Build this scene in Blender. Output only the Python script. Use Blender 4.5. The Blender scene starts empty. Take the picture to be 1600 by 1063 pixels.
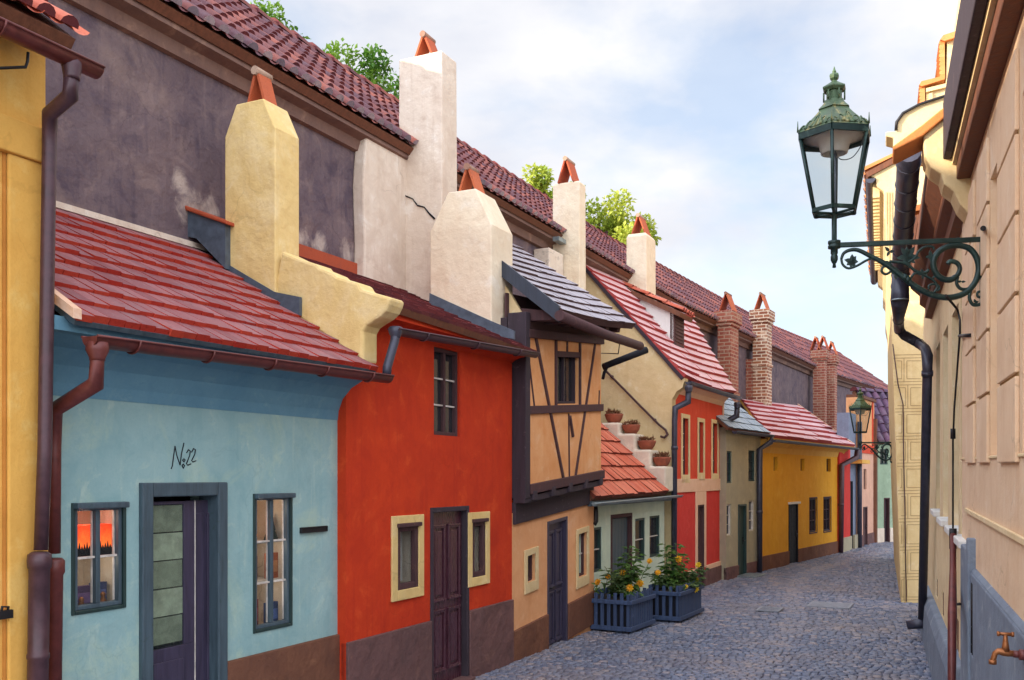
import bpy, math, random
from mathutils import Vector, noise
random.seed(7)
C = bpy.context.scene.collection
S = bpy.context.scene
# ------------------------------------------------------------------ camera, light, exposure
FOC, HX, HY, EYE = 1500.0, 800.0, 745.0, 1.9          # photograph pixels and metres
cam = bpy.data.objects.new('camera', bpy.data.cameras.new('camera')); C.objects.link(cam)
cam.location = (0, 0, EYE); cam.rotation_euler = (math.radians(90), 0, 0)
cam.data.sensor_fit = 'HORIZONTAL'; cam.data.sensor_width = 36; cam.data.lens = 36 * FOC / 1600
cam.data.shift_x = 0; cam.data.shift_y = (HY - 531.5) / 1600
cam.data.clip_start = 0.05; cam.data.clip_end = 2000
S.camera = cam
SUN_DIR = Vector((-.96, -.28, 0)).normalized(); SUN_EL = math.radians(19)
w = bpy.data.worlds.new('World'); S.world = w; w.use_nodes = True
nt = w.node_tree; N = nt.nodes; L = nt.links; N.clear()
out = N.new('ShaderNodeOutputWorld'); bg = N.new('ShaderNodeBackground'); bg.inputs[1].default_value = 0.15
sky = N.new('ShaderNodeTexSky'); sky.sky_type = 'NISHITA'; sky.sun_disc = False
sky.sun_elevation = SUN_EL; sky.sun_rotation = math.atan2(SUN_DIR.x, SUN_DIR.y); sky.air_density = 1.0; sky.dust_density = 0.6; sky.ozone_density = 1.5
tc = N.new('ShaderNodeTexCoord'); mp = N.new('ShaderNodeMapping'); mp.inputs['Scale'].default_value = (1.0, 1.0, 2.2); mp.inputs['Location'].default_value = (3.1, .4, .3)
nz = N.new('ShaderNodeTexNoise'); nz.inputs['Scale'].default_value = 3.1; nz.inputs['Detail'].default_value = 7; nz.inputs['Roughness'].default_value = .55; nz.inputs['Distortion'].default_value = .25
rp = N.new('ShaderNodeValToRGB'); rp.color_ramp.elements[0].position = .38; rp.color_ramp.elements[0].color = (.50, .50, .50, 1); rp.color_ramp.elements[1].position = .57
nz2 = N.new('ShaderNodeTexNoise'); nz2.inputs['Scale'].default_value = 5; nz2.inputs['Detail'].default_value = 6
rp2 = N.new('ShaderNodeValToRGB'); rp2.color_ramp.elements[0].position = .3; rp2.color_ramp.elements[0].color = (2.75, 2.85, 3.2, 1); rp2.color_ramp.elements[1].position = .66; rp2.color_ramp.elements[1].color = (3.7, 3.68, 3.75, 1)
mx = N.new('ShaderNodeMix'); mx.data_type = 'RGBA'
sc = N.new('ShaderNodeMix'); sc.data_type = 'RGBA'; sc.blend_type = 'MULTIPLY'; sc.inputs[0].default_value = 1; sc.inputs[7].default_value = (.95, .98, 1.0, 1)
L.new(tc.outputs['Generated'], mp.inputs[0]); L.new(mp.outputs[0], nz.inputs[0]); L.new(mp.outputs[0], nz2.inputs[0])
L.new(nz.outputs[0], rp.inputs[0]); L.new(nz2.outputs[0], rp2.inputs[0])
L.new(rp.outputs[0], mx.inputs[0]); L.new(sky.outputs[0], sc.inputs[6]); L.new(sc.outputs[2], mx.inputs[6]); L.new(rp2.outputs[0], mx.inputs[7])
# added fill light: sky boosted overhead and behind the viewer's left, out of view
sx = N.new('ShaderNodeSeparateXYZ'); L.new(tc.outputs['Generated'], sx.inputs[0])
dt = N.new('ShaderNodeVectorMath'); dt.operation = 'DOT_PRODUCT'; L.new(tc.outputs['Generated'], dt.inputs[0]); dt.inputs[1].default_value = (-.35, -.85, .75)
mr = N.new('ShaderNodeMapRange'); mr.inputs[1].default_value = -.25; mr.inputs[2].default_value = .9; mr.inputs[3].default_value = 1.0; mr.inputs[4].default_value = 3.0; L.new(dt.outputs['Value'], mr.inputs[0])
br_ = N.new('ShaderNodeVectorMath'); br_.operation = 'SCALE'; L.new(mx.outputs[2], br_.inputs[0]); L.new(mr.outputs[0], br_.inputs['Scale'])
L.new(br_.outputs[0], bg.inputs[0]); L.new(bg.outputs[0], out.inputs[0])
sun = bpy.data.objects.new('sun', bpy.data.lights.new('sun', 'SUN')); C.objects.link(sun)
sun.data.energy = 4.0; sun.data.angle = math.radians(.5); sun.data.color = (1, .86, .66)
sd = Vector((SUN_DIR.x * math.cos(SUN_EL), SUN_DIR.y * math.cos(SUN_EL), math.sin(SUN_EL)))
sun.rotation_euler = sd.to_track_quat('Z', 'Y').to_euler()
S.view_settings.view_transform = 'Standard'; S.view_settings.look = 'None'; S.view_settings.gamma = 1
S.view_settings.exposure = 0.92
S.cycles.diffuse_bounces = 3

# ------------------------------------------------------------------ frames: a facade line on the ground, seen through the photograph's rays
class Frame:
    """A vertical plane. u runs along the facade, w out of it (towards the street), z up; shear tilts the 'level' lines."""
    def __init__(s, p, q, flip=1, shear=0.0, us=0.0):
        s.o = Vector((p[0], p[1])); d = Vector((q[0] - p[0], q[1] - p[1])); s.d = d.normalized(); s.n = Vector((s.d.y, -s.d.x)) * flip
        s.shear = shear; s.us = us
    def P(s, u, w, z):
        q = s.o + s.d * u + s.n * w
        return Vector((q.x, q.y, z + s.shear * (u - s.us)))
    def px(s, x, y, w=0.0):
        rx, rz = (x - HX) / FOC, (HY - y) / FOC
        o = s.o + s.n * w                      # o + d*u = Y*(rx,1)
        Y = (o.x * s.d.y - o.y * s.d.x) / (rx * s.d.y - s.d.x)
        u = (rx * Y - o.x) * s.d.x + (Y - o.y) * s.d.y
        return u, EYE + rz * Y - s.shear * (u - s.us)
    def perp(s, x, y, u):
        rx, rz = (x - HX) / FOC, (HY - y) / FOC
        o = s.o + s.d * u
        Y = (o.x * s.n.y - o.y * s.n.x) / (rx * s.n.y - s.n.x)
        w = (rx * Y - o.x) * s.n.x + (Y - o.y) * s.n.y
        return w, EYE + rz * Y - s.shear * (u - s.us)
    def rect(s, x0, x1, yt, yb, w=0.0):
        xm = (x0 + x1) / 2; ym = (yt + yb) / 2
        return s.px(x0, ym, w)[0], s.px(x1, ym, w)[0], s.px(xm, yb, w)[1], s.px(xm, yt, w)[1]
def at(x, y, Y):
    return Vector(((x - HX) / FOC * Y, Y, EYE + (HY - y) / FOC * Y))
def ground(x, y, z=0.0):
    Y = FOC * (EYE - z) / (y - HY)
    return Vector(((x - HX) / FOC * Y, Y, z))

# ------------------------------------------------------------------ mesh builder
class MB:
    def __init__(s): s.v = []; s.f = []; s.m = []; s.r = []; s.sm = []
    def face(s, pts, m=0, r=0.0, smooth=False):
        i = len(s.v); s.v += [tuple(p) for p in pts]; s.f.append(tuple(range(i, i + len(pts)))); s.m.append(m); s.r.append(r); s.sm.append(smooth)
    def hexa(s, p, m=0, r=0.0):           # 8 points: bottom ring 0-3, top ring 4-7
        i = len(s.v); s.v += [tuple(q) for q in p]
        for f in ((3, 2, 1, 0), (4, 5, 6, 7), (0, 1, 5, 4), (1, 2, 6, 5), (2, 3, 7, 6), (3, 0, 4, 7)):
            s.f.append(tuple(i + k for k in f)); s.m.append(m); s.r.append(r); s.sm.append(False)
    def box(s, fr, u0, u1, w0, w1, z0, z1, m=0, r=0.0):
        P = fr.P
        s.hexa([P(u0, w0, z0), P(u1, w0, z0), P(u1, w1, z0), P(u0, w1, z0), P(u0, w0, z1), P(u1, w0, z1), P(u1, w1, z1), P(u0, w1, z1)], m, r)
    def cube(s, c, sx, sy, sz, m=0, r=0.0, rot=0.0):
        c = Vector(c); a = math.cos(rot); b = math.sin(rot); pts = []
        for dz in (-1, 1):
            for dx, dy in ((-1, -1), (1, -1), (1, 1), (-1, 1)):
                x, y = dx * sx / 2, dy * sy / 2
                pts.append(c + Vector((x * a - y * b, x * b + y * a, dz * sz / 2)))
        s.hexa(pts, m, r)
    def prism(s, poly, ext, m=0, r=0.0):  # polygon of 3D points extruded by vector
        n = len(poly); i = len(s.v); e = Vector(ext).to_3d()
        s.v += [tuple(p) for p in poly] + [tuple(Vector(p) + e) for p in poly]
        fs = [tuple(range(i, i + n)), tuple(range(i + 2 * n - 1, i + n - 1, -1))]
        for k in range(n): fs.append((i + k, i + n + k, i + n + (k + 1) % n, i + (k + 1) % n))
        for f in fs: s.f.append(f); s.m.append(m); s.r.append(r); s.sm.append(False)
    def tube(s, pts, rad, seg=10, m=0, r=0.0, cap=True, sides=None):
        pts = [Vector(p) for p in pts]; n = len(pts)
        rads = rad if isinstance(rad, (list, tuple)) else [rad] * n
        i0 = len(s.v); prev = None
        for k in range(n):
            t = (pts[min(k + 1, n - 1)] - pts[max(k - 1, 0)])
            if t.length < 1e-9: t = Vector((0, 0, 1))
            t.normalize()
            if prev is None:
                ref = Vector((0, 0, 1)) if abs(t.z) < .9 else Vector((1, 0, 0)); a = t.cross(ref).normalized()
            else:
                a = prev - t * prev.dot(t)
                a = a.normalized() if a.length > 1e-6 else t.orthogonal().normalized()
            prev = a; b = t.cross(a)
            st = 1.0
            if 0 < k < n - 1:
                c = (pts[k] - pts[k - 1]).normalized().dot((pts[k + 1] - pts[k]).normalized()); st = 1 / max(.6, math.sqrt(max(.01, (1 + c) / 2)))
            for q in range(seg):
                an = 2 * math.pi * q / seg
                s.v.append(tuple(pts[k] + (a * math.cos(an) + b * math.sin(an)) * rads[k] * (st if st < 1.3 else 1.15)))
        for k in range(n - 1):
            for q in range(seg):
                q2 = (q + 1) % seg
                s.f.append((i0 + k * seg + q, i0 + k * seg + q2, i0 + (k + 1) * seg + q2, i0 + (k + 1) * seg + q)); s.m.append(m); s.r.append(r); s.sm.append(True)
        if cap:
            s.f.append(tuple(i0 + q for q in range(seg))[::-1]); s.f.append(tuple(i0 + (n - 1) * seg + q for q in range(seg)))
            s.m += [m, m]; s.r += [r, r]; s.sm += [False, False]
    def lathe(s, c, prof, seg=16, m=0, r=0.0, rot=0.0, smooth=True):   # profile [(radius, z)] about vertical axis through c
        i0 = len(s.v); c = Vector(c); n = len(prof)
        for rr, z in prof:
            for q in range(seg):
                an = rot + 2 * math.pi * q / seg; s.v.append((c.x + rr * math.cos(an), c.y + rr * math.sin(an), c.z + z))
        for k in range(n - 1):
            for q in range(seg):
                q2 = (q + 1) % seg
                s.f.append((i0 + k * seg + q, i0 + k * seg + q2, i0 + (k + 1) * seg + q2, i0 + (k + 1) * seg + q)); s.m.append(m); s.r.append(r); s.sm.append(smooth)
        for k, rev in ((0, True), (n - 1, False)):
            if prof[k][0] > 1e-4:
                f = tuple(i0 + k * seg + q for q in range(seg)); s.f.append(f[::-1] if rev else f); s.m.append(m); s.r.append(r); s.sm.append(False)
    def gutter(s, pts, rad, m=0, seg=8, th=.006):      # half-round open channel
        pts = [Vector(p) for p in pts]; n = len(pts); i0 = len(s.v); Z = Vector((0, 0, 1)); row = (seg + 1) * 2
        for k in range(n):
            t = (pts[min(k + 1, n - 1)] - pts[max(k - 1, 0)]).normalized(); a = t.cross(Z).normalized()
            for rr in (rad, rad - th):
                for q in range(seg + 1):
                    an = math.pi + math.pi * q / seg; s.v.append(tuple(pts[k] + a * math.cos(an) * rr + Z * math.sin(an) * rr))
        def add(*f): s.f.append(f); s.m.append(m); s.r.append(0.0); s.sm.append(True)
        for k in range(n - 1):
            b0, b1 = i0 + k * row, i0 + (k + 1) * row
            for q in range(seg):
                add(b0 + q, b0 + q + 1, b1 + q + 1, b1 + q); h = seg + 1
                add(b0 + h + q + 1, b0 + h + q, b1 + h + q, b1 + h + q + 1)
            for e in (0, seg): add(b0 + e, b1 + e, b1 + e + seg + 1, b0 + e + seg + 1)
        for k in (0, n - 1): s.f.append(tuple(i0 + k * row + q for q in range(seg + 1))); s.m.append(m); s.r.append(0.0); s.sm.append(False)
        for k in (0, n - 1):                            # rolled front bead
            pass
        for side in (0, seg): s.tube([Vector(s.v[i0 + k * row + side]) for k in range(n)], th * 1.2, 6, m)
    def build(s, name, mats, parent=None, bevel=0.0, seg=2):
        root = parent
        while root is not None and root.parent is not None: root = root.parent
        base = root.location.copy() if root is not None else Vector((0, 0, 0))
        me = bpy.data.meshes.new(name); me.from_pydata([(x - base.x, y - base.y, z - base.z) for x, y, z in s.v], [], s.f)
        if not isinstance(mats, (list, tuple)): mats = [mats]
        for m in mats: me.materials.append(m)
        me.polygons.foreach_set('material_index', s.m); me.polygons.foreach_set('use_smooth', s.sm)
        at_ = me.attributes.new('rnd', 'FLOAT', 'FACE'); at_.data.foreach_set('value', s.r)
        me.validate(); me.update()
        o = bpy.data.objects.new(name, me); C.objects.link(o)
        if parent is not None: o.parent = parent
        if bevel:
            md = o.modifiers.new('bevel', 'BEVEL'); md.width = bevel; md.segments = seg; md.limit_method = 'ANGLE'; md.angle_limit = math.radians(40)
        return o
    def solo(s, name, mats, label, cat, group=None, loc=None, **k):   # a thing that is one mesh, origin at its base
        if loc is None:
            xs = [v[0] for v in s.v]; ys = [v[1] for v in s.v]; loc = ((min(xs) + max(xs)) / 2, (min(ys) + max(ys)) / 2, min(v[2] for v in s.v))
        s.v = [(x - loc[0], y - loc[1], z - loc[2]) for x, y, z in s.v]
        o = s.build(name, mats, None, **k); o.location = loc; tag(o, label, cat, group); return o
def tag(o, label, cat, group=None):
    o['label'] = label; o['category'] = cat
    if group: o['group'] = group
    return o
def thing(name, label, cat, loc, group=None):
    o = bpy.data.objects.new(name, None); C.objects.link(o); o.location = loc; o.empty_display_size = .2
    return tag(o, label, cat, group)
def struct(o): o['kind'] = 'structure'; return o
def copy_tree(o, parent=None):
    c = o.copy(); C.objects.link(c); c.parent = parent
    for ch in list(o.children): copy_tree(ch, c)
    return c

# ------------------------------------------------------------------ materials
def mat(name): 
    m = bpy.data.materials.new(name); m.use_nodes = True; m.node_tree.nodes.clear()
    n = m.node_tree.nodes; o = n.new('ShaderNodeOutputMaterial'); b = n.new('ShaderNodeBsdfPrincipled'); m.node_tree.links.new(b.outputs[0], o.inputs[0])
    return m, n, m.node_tree.links, b
def noise_node(n, l, vec, scale, detail=5, rough=.55, dist=0):
    t = n.new('ShaderNodeTexNoise'); t.inputs['Scale'].default_value = scale; t.inputs['Detail'].default_value = detail; t.inputs['Roughness'].default_value = rough; t.inputs['Distortion'].default_value = dist
    l.new(vec, t.inputs[0]); return t.outputs[0]
def ramp(n, l, src, p0, p1, a=0.0, b=1.0):
    t = n.new('ShaderNodeMapRange'); t.inputs[1].default_value = p0; t.inputs[2].default_value = p1; t.inputs[3].default_value = a; t.inputs[4].default_value = b
    l.new(src, t.inputs[0]); return t.outputs[0]
def mixc(n, l, fac, a, b, mode='MIX'):
    t = n.new('ShaderNodeMix'); t.data_type = 'RGBA'; t.blend_type = mode
    for sock, val in ((0, fac), (6, a), (7, b)):
        if isinstance(val, (int, float)): t.inputs[sock].default_value = val
        elif isinstance(val, tuple): t.inputs[sock].default_value = (*val, 1)
        else: l.new(val, t.inputs[sock])
    return t.outputs[2]
def bump(n, l, b, h, strength, dist=.01, prev=None):
    t = n.new('ShaderNodeBump'); t.inputs['Strength'].default_value = strength; t.inputs['Distance'].default_value = dist
    l.new(h, t.inputs['Height'])
    if prev is not None: l.new(prev, t.inputs['Normal'])
    l.new(t.outputs[0], b.inputs['Normal']); return t.outputs[0]
def coords(n, l, scale=(1, 1, 1)):
    t = n.new('ShaderNodeNewGeometry'); m = n.new('ShaderNodeMapping'); m.inputs['Scale'].default_value = scale
    l.new(t.outputs['Position'], m.inputs[0]); return m.outputs[0]
def plaster(name, c, dark=None, light=None, stain=.5, streak=.35, rough=.9, bmp=.35, patch=None, pamt=.62, spots=(), crack=.13):
    """limewash: cloudy tone, blotches, rain streaks, repaired patches, hairline cracks, pits and trowel bumps"""
    m, n, l, b = mat(name)
    dark = dark or tuple(x * .62 for x in c); light = light or tuple(min(.9, x * 1.18 + .015) for x in c)
    p = coords(n, l); ps = coords(n, l, (7, 7, .55))
    big = noise_node(n, l, p, 1.1, 7, .62, .8); med = noise_node(n, l, p, 4.2, 8, .68, .5); st = noise_node(n, l, ps, 1.6, 6, .62, .15); fine = noise_node(n, l, p, 75, 4, .65); pit = noise_node(n, l, p, 26, 6, .75)
    col = mixc(n, l, ramp(n, l, big, .34, .66), tuple(.55 * a + .45 * d for a, d in zip(c, dark)) if stain > .4 else tuple(.8 * a + .2 * d for a, d in zip(c, dark)), c)
    col = mixc(n, l, ramp(n, l, med, .50, .66, 0, stain * .8), col, dark)
    col = mixc(n, l, ramp(n, l, med, .44, .33, 0, .6), col, light)
    col = mixc(n, l, ramp(n, l, st, .54, .72, 0, streak * .8), col, dark)
    col = mixc(n, l, ramp(n, l, st, .40, .28, 0, streak * .6), col, light)
    if patch:
        pn = noise_node(n, l, p, 1.7, 9, .66, .6); col = mixc(n, l, ramp(n, l, pn, pamt - .04, pamt + .10, 0, .85), col, patch)
    for (q, r, pc, am) in spots:
        d = n.new('ShaderNodeVectorMath'); d.operation = 'DISTANCE'; l.new(n.new('ShaderNodeNewGeometry').outputs['Position'], d.inputs[0]); d.inputs[1].default_value = tuple(q)
        a = n.new('ShaderNodeMath'); a.operation = 'MULTIPLY_ADD'; l.new(med, a.inputs[0]); a.inputs[1].default_value = r * 2.4; l.new(d.outputs['Value'], a.inputs[2])
        col = mixc(n, l, ramp(n, l, a.outputs[0], r * 1.9, r * 1.35, 0, am), col, pc)
    col = mixc(n, l, ramp(n, l, pit, .62, .70, 0, .45), col, dark)
    col = mixc(n, l, ramp(n, l, fine, .52, .75, 0, .3), col, dark)
    if crack:
        off = n.new('ShaderNodeTexNoise'); off.inputs['Scale'].default_value = 2.2; off.inputs['Detail'].default_value = 8; l.new(p, off.inputs[0])
        ad = n.new('ShaderNodeVectorMath'); ad.operation = 'MULTIPLY_ADD'; l.new(off.outputs['Color'], ad.inputs[0]); ad.inputs[1].default_value = (.9, .9, .9); l.new(p, ad.inputs[2])
        vo = n.new('ShaderNodeTexVoronoi'); vo.feature = 'DISTANCE_TO_EDGE'; vo.inputs['Scale'].default_value = .9; l.new(ad.outputs[0], vo.inputs['Vector'])
        ln = ramp(n, l, vo.outputs['Distance'], .002, .009, 1, 0); mk = noise_node(n, l, p, .8, 3); mm = n.new('ShaderNodeMath'); mm.operation = 'MULTIPLY'; l.new(ln, mm.inputs[0]); l.new(ramp(n, l, mk, .50, .58, 0, crack), mm.inputs[1])
        col = mixc(n, l, mm.outputs[0], col, tuple(x * .45 for x in dark))
    l.new(col, b.inputs['Base Color']); b.inputs['Roughness'].default_value = rough; b.inputs['Specular IOR Level'].default_value = .2
    h = bump(n, l, b, noise_node(n, l, p, 2.6, 4, .55), bmp * 1.2, .06)
    bump(n, l, b, mixc(n, l, .5, pit, fine), bmp * 1.3, .008, h)
    return m
def tilemat(name, a, bcol, lichen=(.22, .2, .2), rough=.75, lich=.55, spec=.3):
    m, n, l, b = mat(name); p = coords(n, l)
    at_ = n.new('ShaderNodeAttribute'); at_.attribute_name = 'rnd'
    col = mixc(n, l, at_.outputs['Fac'], a, bcol)
    nz_ = noise_node(n, l, p, 5, 6, .65, .4); col = mixc(n, l, ramp(n, l, nz_, .5, .72, 0, lich), col, lichen)
    sp_ = noise_node(n, l, p, 19, 7, .75); col = mixc(n, l, ramp(n, l, sp_, .60, .66, 0, lich * .8), col, tuple(min(.7, x * 1.5 + .03) for x in lichen)); col = mixc(n, l, ramp(n, l, sp_, .40, .34, 0, .55), col, tuple(x * .4 for x in a))
    f = noise_node(n, l, p, 70, 3, .6); col = mixc(n, l, ramp(n, l, f, .5, .8, 0, .4), col, tuple(x * .5 for x in a))
    l.new(col, b.inputs['Base Color']); b.inputs['Roughness'].default_value = rough; b.inputs['Specular IOR Level'].default_value = spec
    bump(n, l, b, f, .35, .006); return m
def paint(name, c, rough=.5, wear=None, metal=0.0, bmp=.15, grain=False, spec=.5, wamt=.6):
    m, n, l, b = mat(name); p = coords(n, l, (14, 14, 1.4) if grain else (6, 6, 6))
    a = noise_node(n, l, p, 2.2, 6, .65, .3); col = mixc(n, l, ramp(n, l, a, .35, .7), tuple(x * .7 for x in c), tuple(min(1, x * 1.2) for x in c))
    if wear:
        q = noise_node(n, l, coords(n, l), 9, 8, .72, .5); col = mixc(n, l, ramp(n, l, q, wamt, wamt + .08), col, wear)
    l.new(col, b.inputs['Base Color']); b.inputs['Metallic'].default_value = metal; b.inputs['Specular IOR Level'].default_value = spec
    l.new(ramp(n, l, a, .3, .7, rough * .8, min(1, rough * 1.25)), b.inputs['Roughness'])
    bump(n, l, b, a, bmp, .008); return m
def brickmat(name, fr, c1, c2, mort, sc=1.0):
    m, n, l, b = mat(name); g = n.new('ShaderNodeNewGeometry')
    dt = n.new('ShaderNodeVectorMath'); dt.operation = 'DOT_PRODUCT'; l.new(g.outputs['Position'], dt.inputs[0]); dt.inputs[1].default_value = (fr.d.x + fr.n.x, fr.d.y + fr.n.y, 0)
    sp = n.new('ShaderNodeSeparateXYZ'); l.new(g.outputs['Position'], sp.inputs[0])
    cb = n.new('ShaderNodeCombineXYZ'); l.new(dt.outputs['Value'], cb.inputs[0]); l.new(sp.outputs['Z'], cb.inputs[1])
    bt = n.new('ShaderNodeTexBrick'); l.new(cb.outputs[0], bt.inputs[0]); bt.inputs['Color1'].default_value = (*c1, 1); bt.inputs['Color2'].default_value = (*c2, 1); bt.inputs['Mortar'].default_value = (*mort, 1)
    bt.inputs['Scale'].default_value = sc; bt.inputs['Brick Width'].default_value = .24; bt.inputs['Row Height'].default_value = .085; bt.inputs['Mortar Size'].default_value = .013; bt.inputs['Mortar Smooth'].default_value = .2
    nz_ = noise_node(n, l, coords(n, l), 4, 7, .7, .5)
    col = mixc(n, l, ramp(n, l, nz_, .52, .68, 0, .75), bt.outputs['Color'], mort)
    l.new(col, b.inputs['Base Color']); b.inputs['Roughness'].default_value = .9
    inv = ramp(n, l, bt.outputs['Fac'], 0, 1, 1, 0); bump(n, l, b, inv, .8, .012); return m
def glass(name, tint=(.02, .025, .03), rough=.06, see=0.0, refl=.5):
    m, n, l, b = mat(name); b.inputs['Base Color'].default_value = (*tint, 1); b.inputs['Roughness'].default_value = rough; b.inputs['Specular IOR Level'].default_value = refl
    wav = noise_node(n, l, coords(n, l), 7, 2); bump(n, l, b, wav, .12, .02)
    if see:
        t = n.new('ShaderNodeBsdfTransparent'); t.inputs[0].default_value = (.97, .98, .97, 1); mixs = n.new('ShaderNodeMixShader'); mixs.inputs[0].default_value = see
        l.new(b.outputs[0], mixs.inputs[1]); l.new(t.outputs[0], mixs.inputs[2])
        o = [x for x in n if x.type == 'OUTPUT_MATERIAL'][0]; l.new(mixs.outputs[0], o.inputs[0])
    return m
def glow(name, c, e):
    m, n, l, b = mat(name); b.inputs['Base Color'].default_value = (*c, 1); b.inputs['Emission Color'].default_value = (*c, 1); b.inputs['Emission Strength'].default_value = e; return m
def leafmat(name, a, bcol):
    m, n, l, b = mat(name); at_ = n.new('ShaderNodeAttribute'); at_.attribute_name = 'rnd'
    col = mixc(n, l, at_.outputs['Fac'], a, bcol); l.new(col, b.inputs['Base Color']); b.inputs['Roughness'].default_value = .55
    t = n.new('ShaderNodeBsdfTranslucent'); l.new(col, t.inputs[0]); mixs = n.new('ShaderNodeMixShader'); mixs.inputs[0].default_value = .35
    l.new(b.outputs[0], mixs.inputs[1]); l.new(t.outputs[0], mixs.inputs[2]); o = [x for x in n if x.type == 'OUTPUT_MATERIAL'][0]; l.new(mixs.outputs[0], o.inputs[0]); return m

FL = Frame((-4.8, 0), (-4.8 + .486, 1))                # left row, near part
FB1 = Frame(tuple(FL.o - FL.n * 1.5), tuple(FL.o - FL.n * 1.5 + FL.d))
FR = Frame((.58, 0), (.58 + .385, 1), -1, .012)         # right row
M = {}
M['blue'] = plaster('blue limewash', (.34, .50, .49), (.21, .38, .40), (.50, .62, .53), .6, .55, patch=(.42, .55, .45), pamt=.55)
M['blueshade'] = plaster('shaded blue limewash', (.16, .325, .42), (.10, .24, .35), (.24, .40, .44), .5, .3)  # wall blue deepened; the eave shade is painted into this colour
M['orange'] = plaster('orange limewash', (.62, .052, .013), (.42, .026, .012), (.70, .085, .02), .5, .55, patch=(.54, .040, .012), pamt=.55)
M['apricot'] = plaster('apricot limewash', (.80, .41, .20), (.64, .27, .10), (.84, .52, .31), .45, .4)
M['apricot2'] = plaster('apricot panel', (.82, .42, .19), (.68, .25, .07), (.86, .54, .32), .5, .4)
M['palecornice'] = plaster('pale yellow cornice', (.74, .60, .34), (.60, .44, .22))
M['cream'] = plaster('cream limewash', (.72, .55, .30), (.56, .38, .17), (.80, .68, .45), .4, .4)
M['yellowcream'] = plaster('yellow cream limewash', (.79, .58, .25), (.66, .44, .16), (.83, .66, .36), .5, .5, patch=(.80, .62, .33), pamt=.56, bmp=.6, crack=.25)
M['chimcream'] = plaster('pale chimney plaster', (.81, .69, .51), (.68, .51, .34), (.85, .77, .64), .5, .5, patch=(.76, .62, .44), pamt=.58, bmp=.6, crack=.25)
M['ochre'] = plaster('ochre limewash', (.78, .43, .10), (.62, .28, .05), (.82, .54, .17), .35, .4)
M['yellowhouse'] = plaster('golden limewash', (.80, .38, .03), (.62, .25, .015), (.84, .46, .06), .35, .35)
M['pale'] = plaster('pale green white limewash', (.62, .70, .55), (.42, .52, .44), (.72, .76, .62), .45, .4)
M['red'] = plaster('red limewash', (.66, .075, .035), (.50, .045, .025), (.72, .12, .06), .35, .35)
M['redlow'] = plaster('crimson limewash', (.62, .05, .04), (.48, .035, .03), (.68, .09, .07), .35, .35)
M['peach'] = plaster('peach trim', (.78, .50, .34), (.64, .36, .22), (.82, .60, .46), .3, .3)
M['beige'] = plaster('beige grey limewash', (.42, .36, .24), (.30, .27, .20), (.52, .44, .30), .5, .5)
M['purple'] = plaster('weathered purple grey render', (.175, .125, .13), (.075, .056, .08), (.26, .185, .17), .9, .7, patch=(.24, .17, .155), pamt=.58, bmp=.9, crack=.22, spots=[(FL.P(u_, -1.5, z_), r_, (.50, .41, .35), .85) for (u_, z_), r_ in ((FL.px(300, 322, -1.5), .22), (FL.px(330, 335, -1.5), .20), (FL.px(282, 285, -1.5), .14), (FL.px(500, 384, -1.5), .20), (FL.px(545, 398, -1.5), .22), (FL.px(470, 372, -1.5), .15))])
M['oldcream'] = plaster('stained pale plaster', (.75, .64, .52), (.54, .41, .31), (.82, .75, .66), .65, .6, patch=(.64, .52, .41), pamt=.58, bmp=.5, crack=.4)
M['plinth'] = plaster('brown grey plinth', (.185, .092, .085), (.10, .06, .06), (.27, .14, .11), .8, .3, bmp=.9)
M['plinth2'] = plaster('rust brown plinth', (.20, .085, .05), (.12, .055, .04), (.28, .13, .07), .7, .3, bmp=.7)
M['bluegrey'] = plaster('blue grey plinth', (.22, .26, .32), (.15, .17, .22), (.40, .43, .46), .6, .4, bmp=.5)
M['pinkwall'] = plaster('pink beige plaster', (.84, .62, .42), (.70, .45, .27), (.87, .70, .54), .5, .6, crack=.3)
M['buff'] = plaster('buff plaster', (.82, .65, .40), (.66, .46, .24), (.86, .73, .52), .5, .6)
M['sgraf'] = plaster('sgraffito plaster', (.76, .57, .29), (.58, .38, .16), (.82, .67, .42), .6, .6)
M['sgline'] = plaster('scratched line plaster', (.46, .30, .14), (.34, .22, .10), (.54, .38, .20), .5, .3)
M['white'] = plaster('white plaster', (.74, .72, .68), (.58, .54, .5), (.80, .79, .77), .3, .3)
M['tiletop'] = tilemat('weathered mauve tile', (.225, .075, .082), (.33, .125, .13), (.28, .17, .18), .65, .65)
M['redline'] = tilemat('red tile lip', (.40, .035, .035), (.48, .07, .06), (.34, .08, .08), .7, .4)
M['tilebutt'] = tilemat('red tile edge', (.42, .030, .018), (.52, .06, .03), (.25, .04, .03), .7, .3)
M['pinktop'] = tilemat('pale pink tile', (.56, .31, .32), (.66, .40, .40), (.54, .43, .44), .55, .6, .5)
M['barrel'] = tilemat('old barrel tile', (.145, .068, .078), (.42, .14, .10), (.18, .13, .155), .9, .7, .1)
M['mortar'] = tilemat('mortar end', (.20, .17, .21), (.44, .36, .38), (.12, .10, .12), .9, .6)
M['barrelend'] = tilemat('dark red tile end', (.10, .022, .028), (.17, .035, .035), (.08, .04, .05), .8, .4)
M['orangetile'] = tilemat('orange tile', (.52, .10, .05), (.66, .19, .11), (.46, .20, .16), .75, .5)
M['orangebutt'] = tilemat('dark tile edge', (.16, .03, .02), (.22, .05, .03), (.1, .03, .02), .8, .3)
M['brighttile'] = tilemat('bright clay tile', (.62, .22, .06), (.74, .30, .10), (.40, .16, .08), .75, .4)
M['slate'] = tilemat('grey brown shingle', (.34, .30, .33), (.40, .36, .39), (.27, .22, .25), .6, .5, .5)
M['slatebutt'] = tilemat('shingle edge', (.06, .028, .03), (.09, .04, .035), (.04, .03, .03), .8, .3)
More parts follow.
